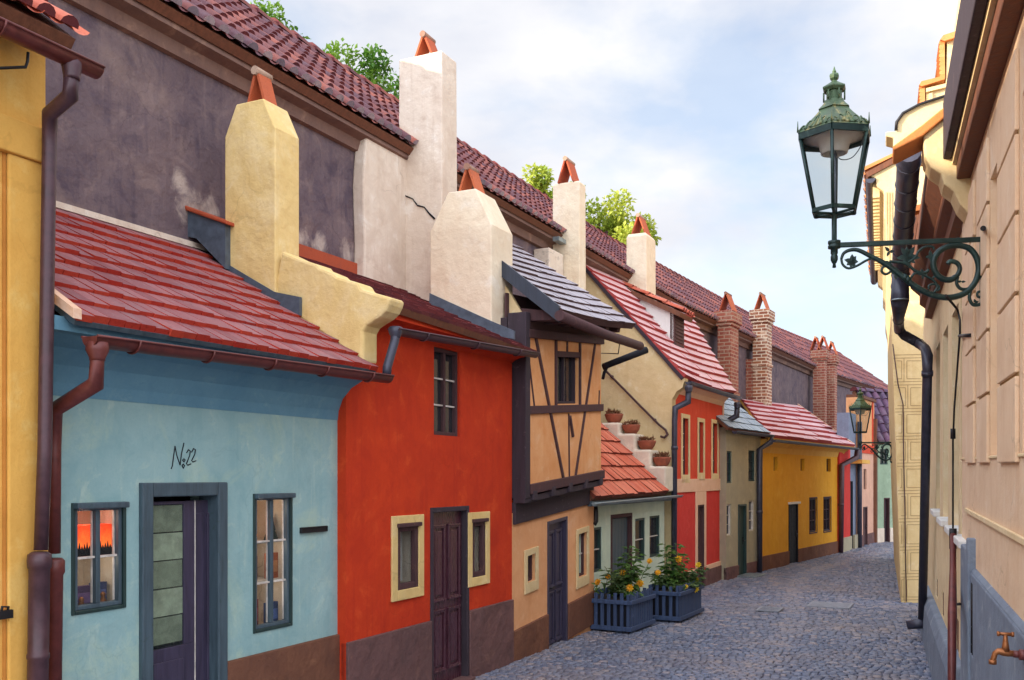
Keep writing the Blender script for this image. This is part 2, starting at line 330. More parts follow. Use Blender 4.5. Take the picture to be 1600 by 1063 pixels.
M['blueslate'] = tilemat('blue slate', (.26, .33, .42), (.36, .44, .52), (.22, .28, .35), .5, .4, .5)
M['clay'] = tilemat('red clay slab', (.40, .075, .03), (.52, .13, .05), (.22, .06, .04), .8, .4)
M['cowlridge'] = tilemat('mortared ridge tile', (.30, .15, .10), (.42, .28, .2), (.4, .32, .26), .85, .6)
M['darkred'] = tilemat('dark red tile', (.24, .022, .022), (.33, .04, .035), (.16, .03, .035), .6, .4, .5)
M['navyboard'] = paint('dark navy board', (.028, .036, .055), .5, (.2, .22, .25), 0, .3, True, wamt=.68)
M['lead'] = paint('dull blue lead flashing', (.10, .13, .17), .5, (.45, .48, .52), .3, .3, wamt=.66)
M['zinc'] = paint('grey zinc', (.30, .36, .38), .4, (.5, .55, .55), .6, .1)
M['redpipe'] = paint('red brown painted metal', (.15, .035, .03), .42, (.05, .02, .02), .15, .1, wamt=.7)
M['brownpipe'] = paint('purple brown painted metal', (.085, .04, .05), .42, (.16, .08, .08), .2, .1, wamt=.72)
M['darkpipe'] = paint('dark blue grey painted metal', (.05, .05, .075), .4, (.02, .02, .03), .2, .1, wamt=.72)
M['wood'] = paint('dark weathered timber', (.05, .035, .045), .75, (.10, .07, .08), 0, .5, True, .3)
M['timber'] = paint('brown timber', (.085, .04, .042), .75, (.13, .06, .05), 0, .5, True, .3)
M['woodbrown'] = paint('brown eaves board', (.17, .065, .035), .7, (.10, .04, .025), 0, .4, True, .3)
M['doorplum'] = paint('plum brown door paint', (.080, .026, .040), .27, (.11, .04, .035), 0, .3, True)
M['doornavy'] = paint('dark purple door paint', (.050, .040, .075), .4, (.03, .025, .045), 0, .3, True)
M['frameblue'] = paint('dark slate blue paint', (.065, .10, .125), .45, (.04, .07, .07), 0, .25, True)
M['framegreen'] = paint('dark green paint', (.018, .045, .042), .45, (.03, .06, .05), 0, .2, True)
M['black'] = paint('near black paint', (.012, .012, .018), .6, None, 0, .2, spec=.15)
M['grate'] = paint('worn grey iron', (.27, .28, .32), .5, (.2, .2, .22), 0, .3, wamt=.6)
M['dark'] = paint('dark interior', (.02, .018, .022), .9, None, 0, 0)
M['planter'] = paint('navy blue painted wood', (.055, .085, .17), .6, (.11, .14, .24), 0, .35, True, .3)
M['lampgreen'] = paint('dark green cast iron', (.012, .036, .033), .42, (.05, .10, .08), .25, .3, wamt=.58)
M['lamproof'] = paint('verdigris lamp roof', (.07, .12, .06), .45, (.30, .26, .10), .3, .3, wamt=.56)
M['brass'] = paint('tarnished brass', (.36, .13, .045), .42, (.22, .07, .035), .6, .3)
M['whitebar'] = paint('white glazing bar', (.66, .60, .54), .6, (.45, .38, .33), 0, .2)
M['terracotta'] = paint('terracotta pot', (.34, .095, .05), .85, (.24, .08, .05), 0, .3)
M['soil'] = paint('dark soil', (.04, .025, .018), .95, None, 0, .6)
M['glass'] = glass('dark window glass', (.03, .03, .035), .05, 0, .7)
M['shopglass'] = glass('clear shop glass', (.05, .06, .06), .03, .82, .5)
M['lampglass'] = glass('lamp glass', (.05, .06, .06), .04, .94, .5)
M['curtain'] = paint('cream curtain', (.62, .50, .38), .9, None, 0, .2, True)
M['boards'] = paint('pale green boards', (.36, .43, .30), .7, (.42, .46, .36), 0, .2)
M['iron'] = paint('black iron', (.02, .018, .02), .5, None, .4, .2)

# ------------------------------------------------------------------ builders of house parts
def wall(fr, u0, u1, z0, z1, holes, m, parent, w=0.0, depth=.16, thick=.3, name='wall', skew=None):
    """plastered wall with real openings; holes are (u0,u1,z0,z1). skew(u,z)->z lets a top edge run out of level"""
    mb = MB(); us = sorted({u0, u1, *[h[0] for h in holes], *[h[1] for h in holes]}); zs = sorted({z0, z1, *[h[2] for h in holes], *[h[3] for h in holes]})
    us = [u for u in us if u0 <= u <= u1]; zs = [z for z in zs if z0 <= z <= z1]
    inside = lambda u, z: any(h[0] < u < h[1] and h[2] < z < h[3] for h in holes)
    for i in range(len(us) - 1):
        for j in range(len(zs) - 1):
            if inside((us[i] + us[i + 1]) / 2, (zs[j] + zs[j + 1]) / 2): continue
            a, b, c, d = us[i], us[i + 1], zs[j], zs[j + 1]
            mb.face([fr.P(a, w, c), fr.P(b, w, c), fr.P(b, w, d), fr.P(a, w, d)])
            mb.face([fr.P(a, w - thick, c), fr.P(a, w - thick, d), fr.P(b, w - thick, d), fr.P(b, w - thick, c)])
    def strip(a, b, zc, zd, th):
        mb.face([fr.P(a, w, zc), fr.P(b, w, zd), fr.P(b, w - th, zd), fr.P(a, w - th, zc)])
    for h in holes + [(u0, u1, z0, z1)]:
        t = thick
        strip(h[0], h[1], h[2], h[2], t); strip(h[0], h[1], h[3], h[3], t); strip(h[0], h[0], h[2], h[3], t); strip(h[1], h[1], h[2], h[3], t)
    return mb.build(name, m, parent)
def ring(mb, fr, r, t, w0, w1, m=0, bottom=True):           # rectangular frame: outer rect r, bar width t
    a, b, c, d = r
    mb.box(fr, a, a + t, w0, w1, c, d, m); mb.box(fr, b - t, b, w0, w1, c, d, m)
    mb.box(fr, a + t, b - t, w0, w1, d - t, d, m)
    if bottom: mb.box(fr, a + t, b - t, w0, w1, c, c + t, m)
def window(fr, parent, r, w=0.0, cols=2, rows=2, fm=None, bars=None, rec=.05, t=.04, bt=.018, sill=None, surround=None, sm=.1, pane=None, back=True, hood=None, st=.02, smb=None, mid=None):
    """window in a wall opening r: surround (part), window frame (part) > glazing_bar, pane, sill"""
    a, b, c, d = r
    if surround:
        mb = MB(); smb = sm if smb is None else smb
        mb.box(fr, a - sm, a, w, w + st, c - smb, d + sm); mb.box(fr, b, b + sm, w, w + st, c - smb, d + sm)
        mb.box(fr, a, b, w, w + st, d, d + sm); mb.box(fr, a, b, w, w + st, c - smb, c)
        mb.build('window_surround', surround, parent, .006)
    mb = MB(); ring(mb, fr, r, t, w - rec - .035, w - rec + .010)
    iw = (b - a - 2 * t)
    f0, f1 = w - rec - .035, w - rec
    for k in range(1, cols):
        x = a + t + iw * k / cols; tt = mid or t * .8; mb.box(fr, x - tt / 2, x + tt / 2, w - rec - .03, w - rec + .006, c + t, d - t)
    fo = mb.build('window', fm or M['framegreen'], parent, .004)
    for k in range(cols):
        x0 = a + t + iw * k / cols + (t * .4 if k else 0); x1 = a + t + iw * (k + 1) / cols - (t * .4 if k < cols - 1 else 0)
        for q in range(1, rows):
            z = c + t + (d - c - 2 * t) * q / rows; bb = MB(); bb.box(fr, x0, x1, f0 + .012, f1 - .004, z - bt / 2, z + bt / 2); bb.build('glazing_bar', bars or fm or M['framegreen'], fo)
    g = MB(); g.box(fr, a + t * .6, b - t * .6, f0 + .002, f0 + .007, c + t * .6, d - t * .6); g.build('pane', pane or M['glass'], fo)
    if back:
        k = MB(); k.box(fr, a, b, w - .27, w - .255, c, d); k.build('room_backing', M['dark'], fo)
    if sill:
        k = MB(); k.box(fr, a - .02, b + .02, w - rec, w + .035, c - .03, c + .004); k.build('sill', sill, fo, .006)
    if hood:
        k = MB(); k.box(fr, a - .015, b + .015, w - .02, w + .045, d - .012, d + .022); k.build('head_board', hood, fo, .006)
    return fo
def door(fr, parent, r, w=0.0, m=None, fm=None, t=.05, rec=.07, panels=((.08, .46), (.52, .93)), cols=2, handle=True, hside=1, plank=False, framepart=True):
    a, b, c, d = r; m = m or M['doorplum']
    if framepart:
        mb = MB(); ring(mb, fr, r, t, w - .12, w + .012, 0, False); mb.build('door_frame', fm or m, parent, .006)
    mb = MB(); a2, b2, d2 = a + t, b - t, d - t; f = w - rec
    mb.box(fr, a2, b2, f - .045, f, c, d2)
    if plank:
        n = max(2, int((b2 - a2) / .11))
        for k in range(n):
            x0 = a2 + (b2 - a2) * k / n; x1 = a2 + (b2 - a2) * (k + 1) / n; mb.box(fr, x0 + .004, x1 - .004, f, f + .014, c + .02, d2 - .01, r=random.random())
    else:
        W = (b2 - a2); st = W * .10
        for (p0, p1) in panels:
            for q in range(cols):
                x0 = a2 + st + (W - st) * q / cols; x1 = a2 + (W - st) * (q + 1) / cols; z0 = c + (d2 - c) * p0; z1 = c + (d2 - c) * p1
                ring(mb, fr, (x0, x1, z0, z1), .02, f, f + .022)
                mb.box(fr, x0 + .045, x1 - .045, f, f + .012, z0 + .045, z1 - .045)
                mb.box(fr, x0 - .006, x1 + .006, f, f + .030, z0 - .012, z0 + .008); mb.box(fr, x0 - .006, x1 + .006, f, f + .026, z1 - .006, z1 + .012)
    o = mb.build('door', m, parent, .004)
    if handle:
        x = b2 - .06 if hside > 0 else a2 + .06; z = c + (d2 - c) * .5
        k = MB(); k.box(fr, x - .015, x + .015, f, f + .024, z - .07, z + .07); P = fr.P
        k.tube([P(x, f + .02, z), P(x, f + .055, z), P(x - hside * .09, f + .055, z - .005)], .008, 8); k.build('handle', M['iron'], o)
    return o
def bil(q, s, t):
    return (q[0] * (1 - s) + q[1] * s) * (1 - t) + (q[3] * (1 - s) + q[2] * s) * t
def roof(parent, q, rows, tw, th, mats, name='roof', style='flat', slab=.06, soffit=None, verge=True, jit=.2, gap=.003, sag=0.0):
    """q: eave left, eave right, top right, top left. flat tiles, each with its own butt, laid in courses"""
    q = [Vector(p) for p in q]; Nn = (q[1] - q[0]).cross(q[3] - q[0]).normalized()
    if Nn.z < 0: Nn = -Nn
    mb = MB(); S_ = lambda s, t: bil(q, s, t) + Nn * (-sag * math.sin(math.pi * min(1, max(0, s))) * (1 - t))
    for r in range(rows):
        t0 = r / rows; t1 = min(1.0, (r + 1.2) / rows); wd = (S_(1, t0) - S_(0, t0)).length; n = max(2, round(wd / tw)); off = .5 if r % 2 else 0
        for k in range(-1, n + 1):
            s0 = max(0, (k + off) / n); s1 = min(1, (k + 1 + off) / n)
            if s1 - s0 < .15 / n: continue
            g = gap / wd; h = th * (1 + random.uniform(-jit, jit)); d = Nn
            e = (S_(s0, 0) - S_(s0, 1)).normalized() * random.uniform(-.2, .2) * th
            A, B = S_(s0 + g, t0) + e, S_(s1 - g, t0) + e; Cc, D = S_(s1 - g, t1), S_(s0 + g, t1); rn = random.random() if random.random() > .07 else random.choice((-.8, 1.7))
            if random.random() < .04: e = e * 2.5
            tu = .15 * th
            mb.face([A + d * h, B + d * h, Cc + d * tu, D + d * tu], 0, rn); mb.face([A - d * .004, B - d * .004, B + d * h, A + d * h], 1, rn)
            mb.face([A - d * .004, A + d * h, D + d * tu, D - d * .004], 1, rn); mb.face([B - d * .004, Cc - d * .004, Cc + d * tu, B + d * h], 1, rn)
    n = 10
    i = len(mb.v)
    for k in range(n):
        a, b = k / n, (k + 1) / n
        top = [S_(a, 0), S_(b, 0), S_(b, 1), S_(a, 1)]; mb.hexa([p - Nn * slab for p in top] + [p - Nn * .003 for p in top], 2)
    return mb.build(name, [mats[0], mats[1], soffit or M['woodbrown']], parent)
def barrel(parent, q, rows, pitch, rad, name='roof', ridge=True, mats=None, slab=.08, ridge_side=None):
    """monk-and-nun tiles: half-round covers over shallow pans, mortared at the eave, ridge row on top"""
    q = [Vector(p) for p in q]; Nn = (q[1] - q[0]).cross(q[3] - q[0]).normalized()
    if Nn.z < 0: Nn = -Nn
    mb = MB(); n = max(1, round((q[1] - q[0]).length / pitch)); seg = 6
    for r in range(rows):
        t0, t1 = r / rows, min(1.01, (r + 1.18) / rows)
        for k in range(n):
            rn = random.random() ** 2.2; sc_ = (k + .5) / n; hw = .5 / n; sj = random.uniform(-.03, .03) / n; tj = random.uniform(-.02, .02) / rows
            for pan in (0, 1):
                cen = sc_ + (hw if pan else 0) + sj; i0 = len(mb.v); rn2 = rn if not pan else random.random()
                for (t, sz, lift) in ((t0 + (tj if r else tj), 1.0, .028), (t1, .82, .004)):
                    A = bil(q, cen, t); D = (bil(q, min(1.2, cen + .01), t) - A).normalized()
                    for j in range(seg + 1):
                        an = math.pi * j / seg; x = -math.cos(an) * rad * sz; y = math.sin(an) * rad * .95 * sz
                        mb.v.append(tuple(A + D * x + Nn * ((y + lift + .02) if not pan else (.045 - y * .6 + lift * .5))))
                for j in range(seg):
                    mb.f.append((i0 + j, i0 + j + 1, i0 + seg + 2 + j, i0 + seg + 1 + j)); mb.m.append(0); mb.r.append(rn2); mb.sm.append(True)
                if not pan:
                    mb.f.append(tuple(i0 + j for j in range(seg + 1))); mb.m.append(1 if r == 0 else 2); mb.r.append(random.random()); mb.sm.append(False)
    if ridge:
        A, B = q[3], q[2]; m_ = max(2, round((B - A).length / .36)); Z = Vector((0, 0, 1))
        for k in range(m_):
            a = A + (B - A) * (k / m_); b = A + (B - A) * ((k + 1.1) / m_); side = (B - A).normalized().cross(Z); i0 = len(mb.v); rn = random.random()
            for p, sz in ((a, .15), (b, .125)):
                for j in range(seg + 1):
                    an = math.pi * j / seg; mb.v.append(tuple(p + side * math.cos(an) * sz + Z * (math.sin(an) * sz * .8 - .01 + (.02 if p is a else 0))))
            for j in range(seg):
                mb.f.append((i0 + j, i0 + j + 1, i0 + seg + 2 + j, i0 + seg + 1 + j)); mb.m.append(0); mb.r.append(rn); mb.sm.append(True)
            mb.f.append(tuple(i0 + j for j in range(seg + 1))); mb.m.append(2); mb.r.append(rn); mb.sm.append(False)
    mb.hexa([p - Nn * slab for p in q] + [p + Nn * .002 for p in q], 3)
    mats = mats or [M['barrel'], M['mortar'], M['barrelend'], M['woodbrown']]
    return mb.build(name, mats, parent)
def chimney(fr, parent, u0, u1, w0, w1, z0, z1, m, cap=True, ch=0.0, inset=0.0, insetu=None, taper=0.0, cw=.21, chh=.26, bands=(), capmat=None, name='chimney', zb=None, clen=None, bevel=.012, caps=None):
    """plastered stack with chamfered shoulders and an inverted-V cowl of clay slabs; zb = lower base z at the street side"""
    mb = MB(); iu = inset if insetu is None else insetu; zb = z0 if zb is None else zb; P = fr.P; tp = taper
    rings = [[P(u0, w0, z0), P(u1, w0, z0), P(u1, w1, zb), P(u0, w1, zb)],
             [P(u0 + tp, w0 + tp, z1 - ch), P(u1 - tp, w0 + tp, z1 - ch), P(u1 - tp, w1 - tp, z1 - ch), P(u0 + tp, w1 - tp, z1 - ch)]]
    if ch: rings.append([P(u0 + tp + iu, w0 + tp + inset, z1), P(u1 - tp - iu, w0 + tp + inset, z1), P(u1 - tp - iu, w1 - tp - inset, z1), P(u0 + tp + iu, w1 - tp - inset, z1)])
    i = len(mb.v)
    for rg in rings: mb.v += [tuple(p) for p in rg]
    n = len(rings)
    for k in range(n - 1):
        for j in range(4): mb.f.append((i + 4 * k + j, i + 4 * k + (j + 1) % 4, i + 4 * k + 4 + (j + 1) % 4, i + 4 * k + 4 + j))
    mb.f += [(i + 3, i + 2, i + 1, i), tuple(i + 4 * (n - 1) + j for j in range(4))]
    k = len(mb.f); mb.m = [0] * k; mb.r = [0] * k; mb.sm = [False] * k
    for (za, zb_, pr) in bands: mb.box(fr, u0 - pr, u1 + pr, w0 - pr, w1 + pr, za, zb_)
    o = mb.build(name, m, parent, bevel)
    if cap:
        for (cf, cg) in (caps or [(.5, .5)]):
            k = MB(); wc = w0 + (w1 - w0) * cf; uc = u0 + (u1 - u0) * cg; ln = clen or .17; a, b = uc - ln / 2, uc + ln / 2; h = chh; q = cw / 2
            for s_ in (-1, 1):
                poly = [P(a, wc + s_ * q, z1 - .004), P(a, wc + s_ * (q - .022), z1 - .004), P(a, wc + s_ * .002, z1 + h - .02), P(a, wc + s_ * .02, z1 + h)]
                k.prism(poly, P(b, 0, 0) - P(a, 0, 0), 0, random.random())
            k.tube([P(a - .02, wc, z1 + h), P(b + .02, wc, z1 + h)], [.036, .032], 10, 1, random.random())
            k.build('chimney_cowl', [capmat or M['clay'], M['cowlridge']], o)
    return o
def downpipe(parent, pts, rad, m, collars=(), seg=12):
    mb = MB(); mb.tube(pts, rad, seg)
    for i_, (p, rr, h) in enumerate(collars):
        if i_ == 0 and (Vector(p) - Vector(pts[0])).length < .01: mb.lathe((p[0], p[1], p[2]), [(rad * .9, -h), (rad * 1.12, -h), (rad * 1.12, -h + .012), (rr, -.01), (rr, .03), (rr * .8, .035)], seg)
        else: mb.lathe((p[0], p[1], p[2] - h / 2), [(rad, -.004), (rr, 0), (rr, h), (rad, h + .004)], seg)
    return mb.build('downpipe', m, parent)
def gutter(parent, p, q, rad, m, brackets=0):
    p, q = Vector(p), Vector(q); mb = MB(); n = 8
    mb.gutter([p + (q - p) * (k / n) for k in range(n + 1)], rad)
    o = mb.build('gutter', m, parent)
    if brackets:
        for j in range(brackets):
            k = MB(); c = p + (q - p) * ((j + .5) / brackets); t = (q - p).normalized(); a = t.cross(Vector((0, 0, 1)))
            k.tube([c + a * math.cos(math.pi + math.pi * i / 8) * (rad + .006) + Vector((0, 0, 1)) * math.sin(math.pi + math.pi * i / 8) * (rad + .006) for i in range(9)], .006, 6)
            k.build('gutter_bracket', m, o)
    return o
def plinth(fr, parent, u0, u1, z1, gaps, m, w=0.0, pr=.025, name='plinth'):
    x = u0
    for g in sorted(gaps) + [(u1, u1)]:
        if g[0] > x + .01: mb = MB(); mb.box(fr, x, g[0], w - .05, w + pr, -.1, z1); mb.build(name, m, parent, .008)
        x = max(x, g[1])
def writing(parent, fr, strokes, w, rad, m, name='painted_number'):
    mb = MB()
    for st in strokes:
        mb.tube([fr.P(u, w, z) for u, z in st], rad, 5)
    return mb.build(name, m, parent)
def leaf(mb, p, d, nrm, ln, wd, m=0, r=0.0):
    d = d.normalized(); s = d.cross(nrm).normalized(); nn = s.cross(d)
    a, b, c, e = p, p + d * ln * .5 + s * wd / 2 + nn * wd * .12, p + d * ln - nn * ln * .12, p + d * ln * .5 - s * wd / 2 + nn * wd * .12
    i = len(mb.v); mb.v += [tuple(a), tuple(b), tuple(c), tuple(e)]; mb.f += [(i, i + 1, i + 2), (i, i + 2, i + 3)]; mb.m += [m, m]; mb.r += [r, r]; mb.sm += [False, False]
def rv(s=1.0):
    while True:
        v = Vector((random.uniform(-1, 1), random.uniform(-1, 1), random.uniform(-1, 1)))
        if .05 < v.length < 1: return v * s

# ------------------------------------------------------------------ the street surface
def inside_street(x, y):
    return x < .70 + .385 * y and x > -5.3 + .486 * y
mb = MB(); mb.face([(-60, -30, -.022), (90, -30, -.022), (90, 400, -.022), (-60, 400, -.022)])
m_, n_, l_, b_ = mat('earth and joints'); p_ = coords(n_, l_); q_ = noise_node(n_, l_, p_, 9, 6, .7)
l_.new(mixc(n_, l_, q_, (.085, .085, .105), (.16, .15, .17)), b_.inputs['Base Color']); b_.inputs['Roughness'].default_value = .95; M['joint'] = m_
struct(mb.build('ground', m_))
m_, n_, l_, b_ = mat('granite setts'); p_ = coords(n_, l_); at_ = n_.new('ShaderNodeAttribute'); at_.attribute_name = 'rnd'
rc = n_.new('ShaderNodeValToRGB'); l_.new(at_.outputs['Fac'], rc.inputs[0]); e_ = rc.color_ramp.elements
e_[0].position = 0; e_[0].color = (.085, .105, .17, 1); e_[1].position = 1; e_[1].color = (.33, .28, .29, 1); x_ = e_.new(.45); x_.color = (.145, .175, .255, 1); x_ = e_.new(.8); x_.color = (.19, .21, .285, 1)
f_ = noise_node(n_, l_, p_, 55, 5, .7); big_ = noise_node(n_, l_, p_, .9, 5, .6, .5)
c_ = mixc(n_, l_, ramp(n_, l_, f_, .45, .75, 0, .5), rc.outputs[0], (.06, .055, .065)); c_ = mixc(n_, l_, ramp(n_, l_, big_, .45, .7, 0, .45), c_, (.27, .21, .19))
l_.new(c_, b_.inputs['Base Color']); l_.new(ramp(n_, l_, f_, .3, .7, .30, .55), b_.inputs['Roughness']); bump(n_, l_, b_, f_, .5, .006); M['sett'] = m_
gr_, mh_ = ground(1203, 952), ground(1297, 945)
mb = MB(); u = 4.5
while u < 33:
    st = (.068 if u < 14 else .085) if u < 18 else .12; wv = -1.2 + random.uniform(0, .1); amp = .05 * math.sin(u * 1.7)
    while wv < 5.2:
        sw = random.uniform(.06, .098) * (1 if u < 14 else 1.25); cx, cy = FL.P(u + amp * math.sin(wv * 1.1), wv + sw / 2, 0).xy
        if inside_street(cx, cy) and (cx - gr_.x) ** 2 + (cy - gr_.y) ** 2 > .055 and (cx - mh_.x) ** 2 + (cy - mh_.y) ** 2 > .10:
            g = .004; a, b, c, d = u + g, u + st - g, wv + g, wv + sw - g; j = lambda: random.uniform(-.005, .005); uo = .06 * math.sin(wv * 1.3 + u * .35)
            hz = random.uniform(-.004, .005) + .010 * noise.noise((cx * .9, cy * .9, 0)) - .004; tx, ty = random.uniform(-.0035, .0035), random.uniform(-.0035, .0035); rn = random.random(); i = len(mb.v); mid_ = 1.75 + .5 * math.sin((u - 8) * .35)
            if wv < .26 or abs(wv - mid_) < .16: rn = .6 + .4 * rn
            cor = [(a + j(), c + j()), (b + j(), c + j()), (b + j(), d + j()), (a + j(), d + j())]; mu, mw = (a + b) / 2, (c + d) / 2
            for (x, y) in cor: mb.v.append(tuple(FL.P(x + uo, y, -.03)))
            for (x, y) in cor: mb.v.append(tuple(FL.P(x + uo, y, -.008 + hz)))
            for k, (x, y) in enumerate(cor): mb.v.append(tuple(FL.P(mu + (x - mu) * .80 + uo, mw + (y - mw) * .80, .000 + hz + (tx if k in (0, 3) else -tx) + (ty if k < 2 else -ty))))
            for r_ in (0, 4):
                for k in range(4): mb.f.append((i + r_ + k, i + r_ + (k + 1) % 4, i + r_ + 4 + (k + 1) % 4, i + r_ + 4 + k)); mb.m.append(0); mb.r.append(rn); mb.sm.append(r_ == 4)
            mb.f.append((i + 8, i + 9, i + 10, i + 11)); mb.m.append(0); mb.r.append(rn); mb.sm.append(True)
        wv += sw
    u += st
struct(mb.build('cobbled_street', M['sett']))

# drain grate and manhole lid
c = ground(1203, 952, .012); t = thing('drain_grate', 'iron drain grate with slots let into the cobbles', 'drain grate', c)
mb = MB(); fr = Frame(c.xy, (c.x + .437, c.y + .9)); ring(mb, fr, (-.2, .2, 0, .01), .03, 0, .01)
mb = MB()
for k in range(7): mb.box(fr, -.17 + k * .055, -.145 + k * .055, -.13, .13, .004, .018)
mb.box(fr, -.2, .2, -.16, -.13, .002, .02); mb.box(fr, -.2, .2, .13, .16, .002, .02); mb.box(fr, -.2, -.175, -.13, .13, .002, .02); mb.box(fr, .185, .21, -.13, .13, .002, .02)
mb.build('grate', M['grate'], t); mb = MB(); mb.box(fr, -.18, .19, -.13, .13, -.01, .003); mb.build('shaft', M['black'], t)
c = ground(1297, 945, .012); mb = MB(); fr = Frame(c.xy, (c.x + .437, c.y + .9)); mb.box(fr, -.3, .3, -.3, .3, -.01, .014)
for k in range(6): mb.box(fr, -.26 + k * .09, -.20 + k * .09, -.26, .26, .0145, .019)
mb.solo('manhole_cover', M['grate'], 'pale grey ribbed manhole cover in the cobbles near the right wall', 'manhole cover', bevel=.004)

# ------------------------------------------------------------------ long back wall with its tiled roof
base = FB1.P(10, 0, 0)
T = thing('back_wall', 'long purple grey rendered wall with old barrel tiled roof behind the cottages', 'wall', base)
qa = FB1.P(22.2, 0, 0); FB2 = Frame(qa.xy, (qa.x + .56, qa.y + 1)); qb = FB2.P(14.5, 0, 0); FB3 = Frame(qb.xy, (qb.x + .66, qb.y + 1))
EZ, RZ = 5.5, 7.22
mb = MB()
mb.box(FB1, -14.0, 22.2, -.35, 0, -.1, EZ); mb.box(FB2, 0, 14.5, -.35, 0, -.1, EZ); mb.box(FB3, 0, 12.5, -.35, 0, -.1, EZ)
mb.build('wall', M['purple'], T)
mb = MB()                                                       # eaves board under the tiles
for fr, a, b in ((FB1, -14.0, 22.2), (FB2, 0, 14.5), (FB3, 0, 12.5)):
    mb.prism([fr.P(a, .005, EZ - .24), fr.P(a, .05, EZ - .23), fr.P(a, .07, EZ - .13), fr.P(a, .17, EZ - .1), fr.P(a, .17, EZ + .02), fr.P(a, .005, EZ + .1)], fr.P(b, 0, 0) - fr.P(a, 0, 0))
mb.build('eaves_cornice', plaster('brown grey cornice', (.22, .13, .10), (.12, .075, .07), (.34, .21, .15), .6, .4), T)
def bw(fr, a, b, w): return [fr.P(a, .24, EZ + .0), fr.P(b, .24, EZ + .0), fr.P(b, -1.75, RZ), fr.P(a, -1.75, RZ)]
random.seed(3)
ends = (FB1.P(22.2, .24, EZ), FB1.P(22.2, -1.75, RZ)); ends2 = (FB2.P(14.5, .24, EZ), FB2.P(14.5, -1.75, RZ))
barrel(T, [FB1.P(-14, .24, EZ), ends[0], ends[1], FB1.P(-14, -1.75, RZ)], 8, .175, .06)
barrel(T, [ends[0], ends2[0], ends2[1], ends[1]], 7, .19, .065)
barrel(T, [ends2[0], FB3.P(12.5, .24, EZ), FB3.P(9.5, -1.75, RZ), ends2[1]], 6, .24, .08)
mb = MB(); mb.prism([ends2[1] + Vector((-.6, -.9, .02)), FB3.P(9.5, -1.75, RZ + .03), FB3.P(9.5, -4.0, EZ), ends2[1] + Vector((-2.6, 1.5, -1.7))], (0, 0, -.05))
mb.prism([FB1.P(-14, -1.8, RZ), FB1.P(22.2, -1.8, RZ), FB1.P(22.2, -3.8, EZ), FB1.P(-14, -3.8, EZ)], (0, 0, -.05)); mb.prism([FB2.P(-.5, -1.8, RZ), FB2.P(14.5, -1.8, RZ), FB2.P(14.5, -3.8, EZ), FB2.P(-1, -3.8, EZ)], (0, 0, -.05)); mb.build('rear_slope', M['barrel'], T)
mb = MB(); mb.box(FB1, -14, 22, -3.9, -3.6, -.1, EZ); mb.box(FB2, 0, 14, -3.9, -3.6, -.1, EZ); mb.build('rear_wall', M['purple'], T)
# pale buttress of old plaster and lead ends of the gutter
mb = MB(); P = FB1.P
ub, _ = FL.px(566, 320, -1.38); uc, _ = FL.px(668, 320, -1.38)
poly = [FL.P(ub, -1.5, 3.6), FL.P(uc + .5, -1.5, 3.6), FL.P(uc + .5, -1.5, EZ + .02), FL.P(ub + .05, -1.5, EZ - .02), FL.P(ub - .01, -1.5, 4.9), FL.P(ub + .02, -1.5, 4.3)]
mb.prism(poly, FL.n * .14); mb.build('plaster_buttress', M['oldcream'], T, .02)
mb = MB()
for (x, y, ww) in ((876, 378, -1.28), (1000, 440, -1.28)):
    uu, zz = FL.px(x, y, ww); mb.box(FL, uu - .25, uu + .02, -1.3, -1.2, zz - .04, zz + .02)
mb.build('lead_gutter_end', M['zinc'], T)

# ------------------------------------------------------------------ ochre house at the left edge
t = thing('ochre_house', 'ochre yellow house cut off by the left edge, with barrel tiled eaves and thick downpipe', 'house', FL.P(4, .12, 0))
uE, _ = FL.px(71, 500, .12)
wall(FL, 1.0, uE, -.1, 4.05, [], M['ochre'], t, .12, name='wall')
mb = MB(); ua, _ = FL.px(13, 500, .14); mb.box(FL, ua, uE - .0, .12, .145, -.1, 3.45); mb.box(FL, 1.0, uE + .02, .12, .165, 3.45, 3.62); mb.build('pilaster', M['ochre'], t, .008)
mb = MB(); ub2, _ = FL.px(11, 500, .14); mb.box(FL, ub2 - .012, ub2 + .004, .121, .127, -.1, 3.45); mb.build('panel_line', plaster('orange line', (.62, .25, .05)), t)
mb = MB(); mb.box(FL, 1.0, uE, -1.5, -.18, -.1, 4.05); mb.build('side_wall', M['ochre'], t)
random.seed(11)
eR = FL.px(118, 62, .42); zt = eR[1] - .0
barrel(t, [FL.P(1.0, .42, zt), FL.P(eR[0], .42, zt), FL.P(eR[0], -1.5, zt + 1.4), FL.P(1.0, -1.5, zt + 1.4)], 9, .125, .05, mats=[M['orangetile'], M['barrelend'], M['barrelend'], M['woodbrown']])
gp = FL.px(152, 108, .47); gz = gp[1]
mb = MB(); mb.tube([FL.P(FL.px(x, y, .3)[0], .3, FL.px(x, y, .3)[1]) for x, y in ((-30, 108), (40, 105), (43, 96), (44, 82))], .007, 6); mb.build('gutter_stay', M['iron'], t)
gutter(t, FL.P(1.2, .47, gz), FL.P(gp[0], .47, gz), .05, M['redpipe'], 4)
pA = FL.P(FL.px(112, 108, .47)[0], .47, gz - .035)
pts = [pA, FL.P(*[FL.px(110, 150, .47)[0], .47, FL.px(110, 150, .47)[1]]), FL.P(FL.px(78, 178, .22)[0], .22, FL.px(78, 178, .22)[1]), FL.P(FL.px(77, 230, .21)[0], .21, FL.px(77, 230, .21)[1]), FL.P(FL.px(70, 700, .21)[0], .21, FL.px(70, 700, .21)[1]), FL.P(FL.px(64, 860, .21)[0], .21, FL.px(64, 860, .21)[1])]
bot = FL.P(FL.px(55, 1200, .21)[0], .21, 0)
dp = downpipe(t, pts, .033, M['brownpipe'], [(pts[0], .046, .07)])
